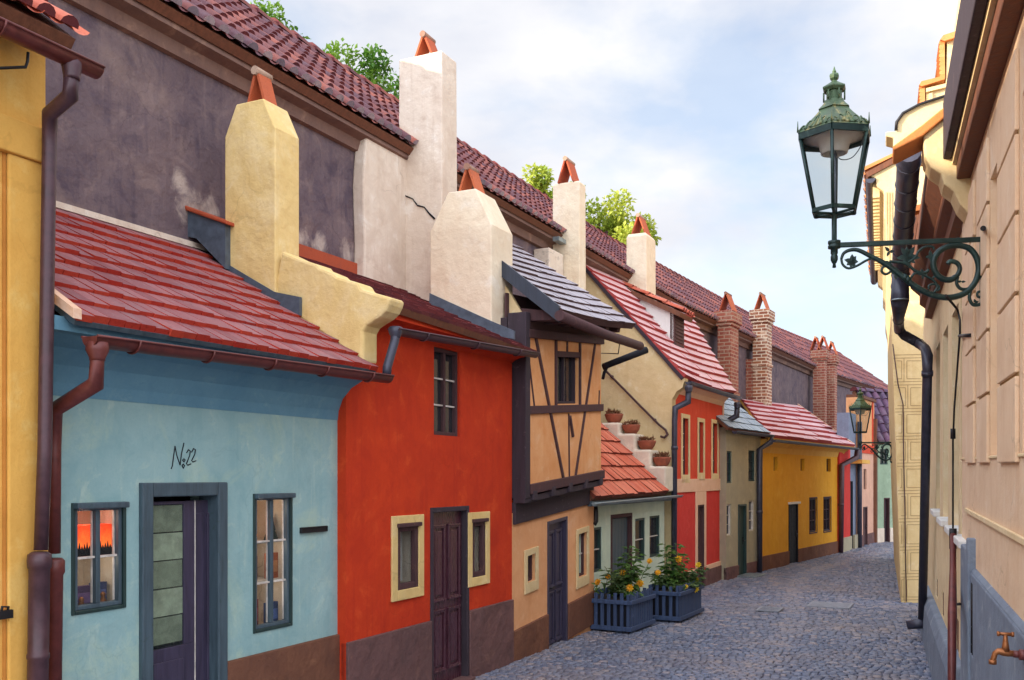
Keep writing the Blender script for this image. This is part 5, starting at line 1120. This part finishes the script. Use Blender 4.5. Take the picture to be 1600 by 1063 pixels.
for k, y in enumerate(rows):
    xl = 1394 + (y - 530) * .034 + 1; xr = 1443
    sl(xl, y, xr, y - 1); sl(xl, y + 5, xr, y + 4)
    if k < len(rows) - 1:
        y2 = rows[k + 1]; v = (1412, 1424) if k % 2 == 0 else (1418, 1434)
        sl(v[0] + .5, y + 5, v[0] + .5, y2); sl(v[0] + 5, y + 9, v[0] + 5, y2 - 5); sl(v[0] + 5, y + 9, xr - 4, y + 9); sl(v[0] + 5, y2 - 5, xr - 4, y2 - 5); sl(xl + 5, y + 9, v[0] - 3, y + 9); sl(xl + 5, y2 - 5, v[0] - 3, y2 - 5); sl(v[0] - 3, y + 9, v[0] - 3, y2 - 5)
mb.build('scratched_pattern', M['sgline'], t)
mb = MB(); mb.tube([FS.P(-.02, *FS.perp(x, y, -.02)) for x, y in ((1395, 538), (1403, 600), (1411, 632), (1412, 720), (1414, 800), (1416, 940))], .008, 6); mb.build('cable', M['timber'], t)
prof = [FS.perp(x, y, 0) for x, y in ((1480, 432), (1393, 432), (1391, 420), (1387, 400), (1387, 350), (1381, 340), (1381, 300), (1370, 292), (1368, 279), (1360, 276), (1358, 270), (1480, 225))]
mb = MB(); mb.prism([FS.P(-.01, a, b) for a, b in prof], FS.d * 8.4); mb.build('cornice', M['palecornice'], t, .01)
mb = MB()
for k in range(3): x = (1384, 1388, 1392)[k]; mb.prism([FS.P(-.03, *FS.perp(a, b, -.03)) for a, b in ((x, 300), (x + 1.6, 300), (x + 1.6, 425), (x, 425))], FS.d * .02)
mb.build('cornice_fluting', M['cream'], t)
ge = FS.perp(1357, 281, 0); random.seed(33)
gutter(t, FS.P(-.05, ge[0] - .03, ge[1]), FS.P(8.3, ge[0] - .03, ge[1]), .07, M['darkpipe'])
mb = MB()
for k in range(26): mb.box(FS, .1 + k * .22, .2 + k * .22, ge[0] - .16, ge[0] - .06, ge[1] - .26, ge[1] - .02)
mb.build('dentils', M['palecornice'], t)
barrel(t, [FS.P(-.05, ge[0] + .04, ge[1] + .1), FS.P(8.4, ge[0] + .04, ge[1] + .1), FS.P(8.4, ge[0] - 3, ge[1] + 1.5), FS.P(-.05, ge[0] - 3, ge[1] + 1.5)], 6, .22, .08, mats=[M['brighttile'], M['mortar'], M['barrelend'], M['woodbrown']])

# ------------------------------------------------------------------ small things on the right wall
def perpx(pts, fr, u): return [fr.P(u, *fr.perp(x, y, u)) for x, y in pts]
utp = FR.px(1600, 1020, .03)[0]
t = thing('water_tap', 'tarnished brass water tap sticking out of the grey plinth', 'tap', P(utp, .03, FR.px(1600, 1022, .03)[1]))
mb = MB(); mb.tube(perpx([(1606, 1024), (1592, 1023)], FR, utp), .021, 12); mb.tube(perpx([(1595, 1023), (1583, 1022)], FR, utp), .014, 12); mb.build('wall_flange', M['redpipe'], t)
mb = MB(); mb.tube(perpx([(1590, 1022), (1575, 1021), (1568, 1019), (1560, 1018), (1555, 1021), (1552, 1030), (1551, 1036)], FR, utp), [.011, .013, .016, .012, .010, .010, .011], 14); mb.tube(perpx([(1551, 1031), (1551, 1038)], FR, utp), .0145, 14); mb.tube(perpx([(1571, 1018), (1571, 1008), (1571, 1000), (1571, 992)], FR, utp), [.016, .012, .009, .007], 14); mb.build('tap_body', M['brass'], t)
mb = MB(); hh = FR.P(utp, *FR.perp(1571, 991, utp)); mb.tube([hh - FR.n.to_3d() * .026, hh + FR.n.to_3d() * .026], .007, 10); mb.tube([hh - FR.n.to_3d() * .03, hh - FR.n.to_3d() * .02], .010, 10); mb.tube([hh + FR.n.to_3d() * .02, hh + FR.n.to_3d() * .03], .010, 10); mb.build('handle', M['brass'], t)
t = thing('conduit_pipe', 'thin rust brown conduit pipe with dark cable rising to the big street lamp', 'pipe', P(FR.px(1488, 1000, .04)[0], .04, 0))
pt = [q(1489, 832, .05), q(1489, 890, .06), q(1488, 960, .13), P(FR.px(1486, 1063, .14)[0], .14, 0)]
mb = MB(); mb.tube(pt, .021, 10); mb.build('pipe', M['redpipe'], t)
mb = MB(); mb.tube([q(1489, 826, .05), q(1489, 858, .05)], .026, 10); mb.tube([q(1489, 945, .02), q(1500, 944, .05)], .010, 8); mb.build('pipe_collar', M['iron'], t)
mb = MB(); mb.tube([q(1489, 832, .03), q(1489, 760, .02), q(1489, 690, .02), q(1491, 640, .02), q(1497, 560, .02), q(1500, 520, .02), q(1500, 500, .02), q(1496, 484, .03), q(1478, 462, .25)], .007, 6); mb.tube([q(1489, 670, .02), q(1489, 686, .02)], .02, 8); mb.tube([q(1499, 525, .02), q(1517, 524, .02)], .012, 8); mb.build('cable', M['iron'], t)
mb = MB(); bp = q(1537, 357, .02); mb.tube([q(1537, 357, -.005), q(1536, 357, .04)], .014, 10); mb.solo('wall_bolt', M['iron'], 'small dark bolt in the pink wall just above the big street lamp bracket', 'bolt')

# ------------------------------------------------------------------ street lamps
def lamp(name_label, wallp, tipp, k, sw):
    """hexagonal gas lantern on a scrolled cast iron bracket; k = metres per lantern unit (1 unit = 1 px of the near lamp)"""
    W, Tp = Vector(wallp), Vector(tipp)
    t = thing('street_lamp', name_label, 'street lamp', W, 'wall street lamps')
    dx = (Tp - W); ex = dx / 234.0; kk = Tp.y / FOC * k; ez = Vector((0, 0, kk)); side = ex.cross(ez).normalized()
    # bracket plane coordinates: pixel (x,y) of the near lamp, wall at 1537, tip at 1303, bar at y=376
    B = lambda x, y: W + ex * (1537 - x) + ez * (376 - y)
    Z = lambda pts: [B(1290 + a / 6.154, 350 + b / 6.154) for a, b in pts]
    def smooth(pts, n=5):
        pts = [Vector(p) for p in pts]; o = []
        for i in range(len(pts) - 1):
            p0, p1, p2, p3 = pts[max(i - 1, 0)], pts[i], pts[i + 1], pts[min(i + 2, len(pts) - 1)]
            for j in range(n):
                s = j / n; o.append(.5 * ((2 * p1) + (p2 - p0) * s + (2 * p0 - 5 * p1 + 4 * p2 - p3) * s * s + (3 * p1 - p0 - 3 * p2 + p3) * s ** 3))
        return o + [pts[-1]]
    mb = MB(); r = kk * 3.3
    mb.prism([B(1300, 371.5) + side * kk * 3, B(1539, 371.5) + side * kk * 3, B(1539, 379) + side * kk * 3, B(1300, 379) + side * kk * 3], -side * kk * 6)
    br = mb.build('bracket', M['lampgreen'], t, kk * .8)
    mb = MB(); mb.prism([B(1532, 371) + side * kk * 5, B(1540, 371) + side * kk * 5, B(1540, 478) + side * kk * 5, B(1532, 474) + side * kk * 5], -side * kk * 10); mb.build('wall_plate', M['lampgreen'], br, kk)
    mb = MB()
    big = smooth(Z([(150, 290), (175, 235), (240, 207), (320, 213), (440, 275), (560, 340), (660, 410), (760, 490), (860, 570), (980, 640), (1100, 680), (1220, 690), (1340, 655), (1430, 570), (1472, 450), (1455, 330), (1390, 240), (1290, 205), (1180, 210), (1090, 260), (1045, 340), (1055, 430), (1110, 500), (1195, 525), (1265, 490), (1295, 425), (1270, 370), (1210, 350), (1180, 375)]))
    nb = len(big); mb.tube(big, [r * (.65 + .75 * min(1, 4 * i / nb)) * (1 if i < nb * .85 else .8) for i in range(nb)], 8)
    mb.tube(smooth(Z([(150, 290), (165, 345), (220, 382), (300, 362), (380, 320), (440, 295)])), r * .6, 8)
    mb.tube(smooth(Z([(540, 345), (600, 335), (640, 375), (625, 430), (580, 450), (545, 420), (560, 380), (600, 375)])), r * .6, 8)
    mb.tube(smooth(Z([(620, 330), (700, 340), (790, 360), (860, 420), (930, 450), (985, 440), (995, 415)])), r * .7, 8)
    mb.tube(smooth(Z([(800, 350), (870, 300), (900, 250), (960, 205), (1030, 205), (1050, 235)])), r * .6, 8)
    mb.tube(smooth(Z([(830, 490), (860, 455), (920, 455), (990, 490), (1050, 530), (1080, 590), (1050, 640)])), r * .6, 8)
    mb.tube(smooth(Z([(1000, 610), (1000, 575), (1040, 560), (1090, 575), (1100, 610), (1075, 625)])), r * .5, 8)
    mb.tube(smooth(Z([(1275, 500), (1265, 560), (1300, 610), (1370, 615), (1440, 560)])), r * .8, 8)
    mb.tube(smooth(Z([(1400, 620), (1385, 700), (1420, 765), (1480, 765), (1510, 745)])), r * .8, 8)
    mb.tube(smooth(Z([(1510, 700), (1465, 690), (1465, 650), (1505, 640)])), r * .6, 8)
    for (x, y) in ((770, 490), (795, 510)): mb.tube(Z([(x - 14, y + 22), (x + 14, y - 22)]), r * 1.7, 8)
    mb.build('scroll', M['lampgreen'], br)
    rl = random.Random(4)
    def lobe(cx, cy, ang, ln, wd):
        a = math.radians(ang); X, Y_ = math.cos(a), math.sin(a); pts = [(0, 0), (.3, .5), (.6, .42), (1, 0), (.6, -.42), (.3, -.5)]
        poly = Z([(cx + (u * X * ln - v * Y_ * wd), cy - (u * Y_ * ln + v * X * wd)) for u, v in pts]); mb.prism([p + side * kk * 1.0 for p in poly], -side * kk * 2.0)
    for cx, cy, ln, wd, n in ((255, 315, 75, 45, 7), (800, 290, 110, 55, 8), (620, 235, 60, 30, 3), (1020, 300, 60, 34, 4), (690, 440, 70, 40, 4), (940, 460, 60, 30, 4), (1310, 545, 40, 22, 2), (1440, 745, 40, 25, 3), (1060, 480, 40, 24, 3)):
        mb = MB()
        for k in range(n): lobe(cx, cy, 360 * k / n + rl.uniform(-15, 15), ln * rl.uniform(.8, 1.1), wd)
        mb.build('cast_leaf', M['lampgreen'], br)
    # post, collar and drop
    C0 = Vector((Tp.x, Tp.y, W.z)); c = lambda h: C0 + Vector((0, 0, (376 - h) * kk))
    mb = MB(); pr = [(3.0, 410), (2.2, 404), (3.5, 403), (5.5, 398), (5.5, 393), (4.5, 390), (5.5, 388), (5.5, 381), (9.5, 380), (9.5, 376), (8, 374.5), (9.5, 373), (9.5, 368.5), (4, 367), (4, 328), (5.5, 326)]
    mb.lathe(C0, [(.01 * kk, (376 - 411) * kk)] + [(rr * kk, (376 - y) * kk) for rr, y in pr], 16); mb.build('post', M['lampgreen'], t)
    rot = math.radians(sw); hexp = lambda rad, y, i: c(y) + Vector((math.cos(rot + i * math.pi / 3), math.sin(rot + i * math.pi / 3), 0)) * rad * kk
    mb = MB()
    for i in range(6):
        mb.tube([hexp(33, 326, i), hexp(56, 212, i)], 2.6 * kk, 6)
        for (rad, y, w_, h_) in ((35, 322, 3.5, 3), (57, 208, 4, 5)):
            a, b = hexp(rad, y, i), hexp(rad, y, i + 1); cdir = ((a + b) / 2 - c(y)).normalized(); zz = Vector((0, 0, 1))
            mb.prism([a + cdir * w_ * kk * .5 - zz * h_ * kk, a + cdir * w_ * kk * .5 + zz * h_ * kk, a - cdir * w_ * kk * .5 + zz * h_ * kk, a - cdir * w_ * kk * .5 - zz * h_ * kk], b - a)
        mb.tube([c(326), hexp(33, 325, i)], 2.2 * kk, 6)
    fo = mb.build('lantern_frame', M['lampgreen'], t)
    for i in range(6):
        mb = MB(); mb.face([hexp(33, 322, i), hexp(33, 322, i + 1), hexp(55, 213, i + 1), hexp(55, 213, i)])
        i0 = len(mb.v); nrm = ((hexp(44, 260, i) + hexp(44, 260, i + 1)) / 2 - c(260)).normalized() * kk * .8
        mb.face([Vector(v) - nrm for v in mb.v[:4]]); mb.build('glass_pane', M['lampglass'], fo)
    mb = MB(); mb.lathe(C0, [(r_ * kk, (376 - y) * kk) for r_, y in ((60, 203), (52, 195), (44, 187), (33, 176), (26, 168), (24, 165), (26, 164), (20, 158), (17, 154), (16, 150), (13, 149), (13, 136), (16, 135), (19, 131), (19, 129), (11, 124), (8, 122), (5, 120), (4, 118), (7, 115), (8, 111), (7, 108), (3, 106), (3.5, 104), (2, 101), (.5, 96))], 6, 0, 0, rot, False)
    mb.build('lantern_roof', M['lamproof'], t)
    mb = MB()
    for i in range(6):
        a, b = hexp(60, 202, i), hexp(60, 202, i + 1); m_ = (a + b) / 2; zz = Vector((0, 0, 1)); inn = (c(202) - m_).normalized()
        lift = lambda f: Vector((0, 0, kk * f)) + inn * kk * f * .55
        for s in (-1, 1):
            d = (b - a) * .5 * s
            mb.tube(smooth([m_ + d * .96 + lift(2), m_ + d * .8 + lift(9), m_ + d * .62 + lift(7), m_ + d * .66 + lift(3)], 4), 1.1 * kk, 5)
            mb.tube(smooth([m_ + d * .60 + lift(2), m_ + d * .48 + lift(14), m_ + d * .26 + lift(12), m_ + d * .30 + lift(5), m_ + d * .42 + lift(6)], 4), 1.2 * kk, 5)
            mb.tube(smooth([m_ + d * .28 + lift(3), m_ + d * .12 + lift(18), m_ + lift(22)], 4), 1.1 * kk, 5)
        mb.tube([m_ + lift(2), m_ + lift(24)], 1.2 * kk, 5); mb.tube([a, a + zz * kk * 17], [1.6 * kk, .5 * kk], 5)
        mb.prism([m_ + (b - a) * .22 + lift(3), m_ + (b - a) * .1 + lift(15), m_ - (b - a) * .1 + lift(15), m_ - (b - a) * .22 + lift(3)], inn * kk)
    mb.build('roof_cresting', M['lamproof'], t)
    mb = MB()
    for i in range(6): mb.tube([hexp(15.5, 150, i + .5), hexp(15.5, 135, i + .5)], 1.4 * kk, 5)
    mb.build('vent_bars', M['lamproof'], t)
    mb = MB(); mb.lathe(C0, [(r_ * kk, (376 - y) * kk) for r_, y in ((48, 207), (30, 210), (24, 216), (20, 232), (17, 233), (17, 214), (.2, 209))], 24); mb.build('reflector', M['white'], t)
    mb = MB(); mb.tube([c(233), c(328)], 3.2 * kk, 10); mb.tube(smooth([c(215) + side * kk * 10, c(235) + side * kk * 16 + ex.normalized() * kk * -10, c(240) + ex.normalized() * kk * -26, c(222) + ex.normalized() * kk * -40, c(206) + ex.normalized() * kk * -43]), .8 * kk, 5); mb.build('burner_pipe', M['bluegrey'], t)
    return t
ul, zl_ = FR.px(1537, 375, .0); Wp = P(ul, 0, zl_); Yt = Wp.y + .14
tip = at(1303.5, 376, Yt); tip.z = Wp.z
lamp('large dark green hexagonal lantern on scrolled bracket, nearest the viewer', Wp, tip, 1, 8)
u_, z_ = FS.px(1396, 692, .0); Wp2 = at(1396, 692, 19.4); tip2 = at(1344, 692, 19.5); tip2.z = Wp2.z
lamp('small far green hexagonal lantern on bracket in front of the peach house', Wp2, tip2, .313, 12)

# ------------------------------------------------------------------ planters and flowers
def planter(p0, p1, depth, label):
    p0, p1 = ground(*p0), ground(*p1); fr = Frame(p0.xy, p1.xy); ln = (p1 - p0).length
    t = thing('planter_box', label, 'planter', fr.P(ln / 2, -depth / 2, 0), 'navy picket planters')
    mb = MB(); H = .47
    n = int(ln / .062)
    for k in range(n + 1):
        x = (ln - .045) * k / n; mb.box(fr, x, x + .042, -.018, 0, .045, H + random.uniform(-.012, .012), r=random.random()); mb.box(fr, x, x + .042, -depth, -depth + .018, .045, H)
    n = int(depth / .085)
    for k in range(n + 1):
        x = -depth + (depth - .045) * k / n; mb.box(fr, 0, .018, x, x + .045, .045, H + random.uniform(-.012, .012), r=random.random()); mb.box(fr, ln - .018, ln, x, x + .045, .045, H)
    mb.build('pickets', M['planter'], t, .004)
    for z0, z1, pr in ((.02, .075, .03), (.345, .395, .035)):
        mb = MB(); mb.box(fr, -pr, ln + pr, .001, pr, z0, z1); mb.box(fr, -pr, ln + pr, -depth - pr, -depth - .001, z0, z1); mb.box(fr, -pr, -.001, -depth, 0, z0, z1); mb.box(fr, ln + .001, ln + pr, -depth, 0, z0, z1); mb.build('rail', M['planter'], t, .006)
    mb = MB(); mb.box(fr, .03, ln - .03, -depth + .03, -.03, .02, .36); mb.build('liner', M['black'], t)
    mb = MB(); mb.box(fr, .03, ln - .03, -depth + .03, -.03, .361, .40); mb.build('soil', M['soil'], t)
    mb = MB()
    for a in (.02, ln - .08):
        for b in (-depth + .02, -.08): mb.box(fr, a, a + .06, b, b + .06, 0, .03)
    mb.build('foot', M['wood'], t)
    return fr, ln
random.seed(40)
f1, l1 = planter((984, 990), (1020, 976.5), .56, 'navy blue picket planter box nearest the timbered house, with orange flowers')
f2, l2 = planter((1061, 973), (1096, 958), .42, 'navy blue picket planter box further on, in front of the red house')
leafg = leafmat('green leaves', (.05, .14, .025), (.17, .29, .06)); leafd = leafmat('dusty leaves', (.06, .12, .04), (.17, .23, .08)); stemm = paint('green stem', (.06, .12, .03), .6)
petal = leafmat('orange petals', (.88, .33, .01), (.92, .58, .03)); petaly = leafmat('yellow petals', (.88, .55, .02), (.9, .68, .05)); eye = paint('flower centre', (.30, .12, .01), .8)
def leafy(fr, stems, label, m, cat='plant'):
    c0 = stems[0][0]; t = thing('leafy_plant', label, cat, c0, 'green plants in the planters'); sm = MB(); lm = MB()
    for base, top, nl, ll in stems:
        base, top = Vector(base), Vector(top); mid = (base + top) / 2 + rv(.05); pts = [base, mid, top]; sm.tube(pts, [.008, .006, .003], 6)
        for k in range(nl):
            s = .12 + .88 * k / nl; p = base * (1 - s) + top * s + (mid - (base + top) / 2) * (4 * s * (1 - s)); a = k * 2.4 + random.uniform(-.4, .4); d = Vector((math.cos(a), math.sin(a), random.uniform(.0, .5))); L_ = ll * random.uniform(.7, 1.15) * (1 - .35 * s)
            q_ = p + d.normalized() * L_ * .35; sm.tube([p, q_], .0025, 4)
            for e in (-.5, 0, .5): d2 = Vector((math.cos(a + e), math.sin(a + e), random.uniform(-.25, .3))); leaf(lm, q_, d2, Vector((0, 0, 1)) + rv(.3), L_ * random.uniform(.95, 1.35), L_ * .62, 0, random.random())
    sm.build('stems', stemm, t); lm.build('leaves', m, t); return t
def pp(x, y, Y): return at(x, y, Y)
def soilpt(fr, u, w): return fr.P(u, w, .395)
random.seed(41)
leafy(f1, [(soilpt(f1, .45, -.30), pp(985, 851, 12.0), 24, .14), (soilpt(f1, .5, -.25), pp(996, 862, 12.05), 20, .14), (soilpt(f1, .42, -.35), pp(975, 870, 12.0), 18, .13), (soilpt(f1, .3, -.15), pp(990, 885, 11.9), 18, .13)], 'tall leafy green plant rising from the near planter before the blue grey door', leafg)
leafy(f1, [(soilpt(f1, .1 + .07 * k, -.08 - .06 * k), pp(940 + 9 * k + random.uniform(-5, 5), 895 + random.uniform(-10, 10), 11.85 + .03 * k), 14, .12) for k in range(8)], 'low bushy green plant along the front of the near planter', leafd)
leafy(f2, [(soilpt(f2, .35, -.2), pp(1056, 848, 13.0), 24, .16), (soilpt(f2, .3, -.3), pp(1040, 848, 13.0), 18, .15), (soilpt(f2, .45, -.15), pp(1070, 862, 13.1), 13, .14), (soilpt(f2, .25, -.2), pp(1052, 872, 12.95), 12, .14)], 'tall leafy green plant in the far planter reaching in front of the red house', leafg)
leafy(f2, [(soilpt(f2, .12 + .08 * k, -.06 - .04 * (k % 4)), pp(1024 + 9 * k + random.uniform(-6, 6), 890 + random.uniform(-14, 12), 12.85 + .05 * k), 15, .13) for k in range(9)], 'low bushy green plant filling the far planter', leafd)
def marigold(fr, u, w, top, rad, label, pm):
    base = soilpt(fr, u, w); t = thing('marigold', label, 'flower', base, 'orange and yellow flowers in the planters'); top = Vector(top)
    mb = MB(); mid = (base + top) / 2 + rv(.04); mb.tube([base, mid, top], [.005, .004, .003], 6)
    mb.build('stem', stemm, t); mb = MB()
    for k in range(8): s = .2 + .09 * k; p = base * (1 - s) + top * s; leaf(mb, p, rv() + Vector((0, 0, .4)), rv(), .09, .03, 0, random.random())
    mb.build('leaves', leafg, t); mb = MB(); ax = (Vector((-.35, -.9, .5)) + rv(.35)).normalized(); a1 = ax.orthogonal().normalized(); a2 = ax.cross(a1)
    for lay in range(3):
        for k in range(9):
            an = 2 * math.pi * (k + lay * .4) / 9; d = a1 * math.cos(an) + a2 * math.sin(an) + ax * (.15 + .35 * lay); leaf(mb, top + ax * .006 * lay, d, ax, rad * (1 - .22 * lay), rad * .55, 0, random.random())
    fl = mb.build('petals', pm, t); mb = MB(); mb.lathe(top, [(rad * .25, -.004), (rad * .28, .006), (.001, .014)], 10); mb.build('flower_centre', eye, t)
random.seed(42)
for (x, y, Y, u, w, r_, lab, pm) in ((934, 910, 11.9, .05, -.5, .055, 'orange marigold at the left end of the near planter', petal), (950, 901, 11.95, .2, -.45, .045, 'orange marigold second from the left in the near planter', petal), (973, 895, 12.0, .3, -.4, .05, 'orange marigold in the middle of the near planter, against the blue grey door', petal), (984, 919, 11.75, .05, -.06, .055, 'orange marigold low over the front corner of the near planter', petal), (1000, 912, 11.95, .35, -.06, .06, 'largest orange marigold at the right end of the near planter', petal), (1015, 877, 12.3, .6, -.2, .045, 'orange marigold standing alone between the two planters', petal)):
    marigold(f1, u, w, pp(x, y, Y), r_, lab, pm)
for (x, y, Y, u, w, r_, lab, pm) in ((1060, 874, 12.85, .3, -.15, .055, 'orange red marigold among the leaves of the far planter', petal), (1091, 883, 13.2, .7, -.1, .05, 'yellow marigold at the upper right of the far planter', petaly), (1088, 906, 13.2, .65, -.06, .045, 'yellow marigold at the right edge halfway down the far planter', petaly), (1071, 917, 12.75, .2, -.04, .045, 'yellow marigold hanging over the front rail of the far planter', petaly), (1087, 921, 13.05, .55, -.02, .055, 'lowest yellow marigold at the right corner of the far planter', petaly), (1028, 895, 12.7, .05, -.35, .05, 'orange marigold at the left end of the far planter', petal)):
    marigold(f2, u, w, pp(x, y, Y), r_, lab, pm)

# ------------------------------------------------------------------ trees behind the wall
def tree(px_, py, Y, rad, label, n, la, lb, seed, leafs=.13):
    random.seed(seed); c = at(px_, py, Y); t = thing('tree', label, 'tree', (c.x, c.y, 0), 'trees behind the back wall'); mb = MB()
    mb.tube([(c.x, c.y, -.1), (c.x + .1, c.y, c.z * .4), (c.x - .05, c.y + .1, c.z - rad * .5), (c.x, c.y, c.z + rad * .3)], [.2, .16, .11, .04], 10)
    cl = []
    for k in range(26):
        d = rv(); d = d.normalized() * rad * random.uniform(.45, 1.0); d.z *= .95; cl.append((c + d, rad * random.uniform(.2, .38)))
    for p, r_ in cl[:14]: mb.tube([(c.x, c.y, c.z - rad * .5), (c + (p - c) * .5) + rv(.1), p], [.07, .04, .012], 6)
    tone = [random.random() for _ in cl]; mb.build('trunk', M['timber'], t); mb = MB()
    for k in range(n):
        k_ = random.randrange(len(cl)); p, r_ = cl[k_]; d = rv(); pos = p + d.normalized() * r_ * random.random() ** .4; leaf(mb, pos, rv() + d * .5, Vector((0, 0, 1)) + rv(.8), leafs * random.uniform(.7, 1.2), leafs * .62, 0, min(1, max(0, tone[k_] + random.uniform(-.35, .35))))
    mb.build('crown', leafmat('crown leaves ' + str(seed), la, lb), t)
tree(402, 62, 18, .72, 'dark green tree top farthest left above the long tiled roof', 3200, (.06, .17, .015), (.20, .34, .04), 51, .11)
tree(540, 162, 20, 1.25, 'dark green bushy tree above the roof between the yellow and tall chimneys', 6500, (.06, .17, .015), (.20, .34, .04), 52, .13)
tree(612, 168, 20.5, .30, 'small sprig of tree top just left of the tall chimney', 260, (.06, .17, .015), (.20, .34, .04), 53, .11)
tree(853, 318, 25, .85, 'yellow green tree left of the slim pale chimney', 3200, (.22, .32, .03), (.50, .55, .08), 54, .14)
tree(948, 385, 25, 1.32, 'yellow green tree between the slim and the short pale chimneys', 6500, (.22, .32, .03), (.50, .55, .08), 55, .14)
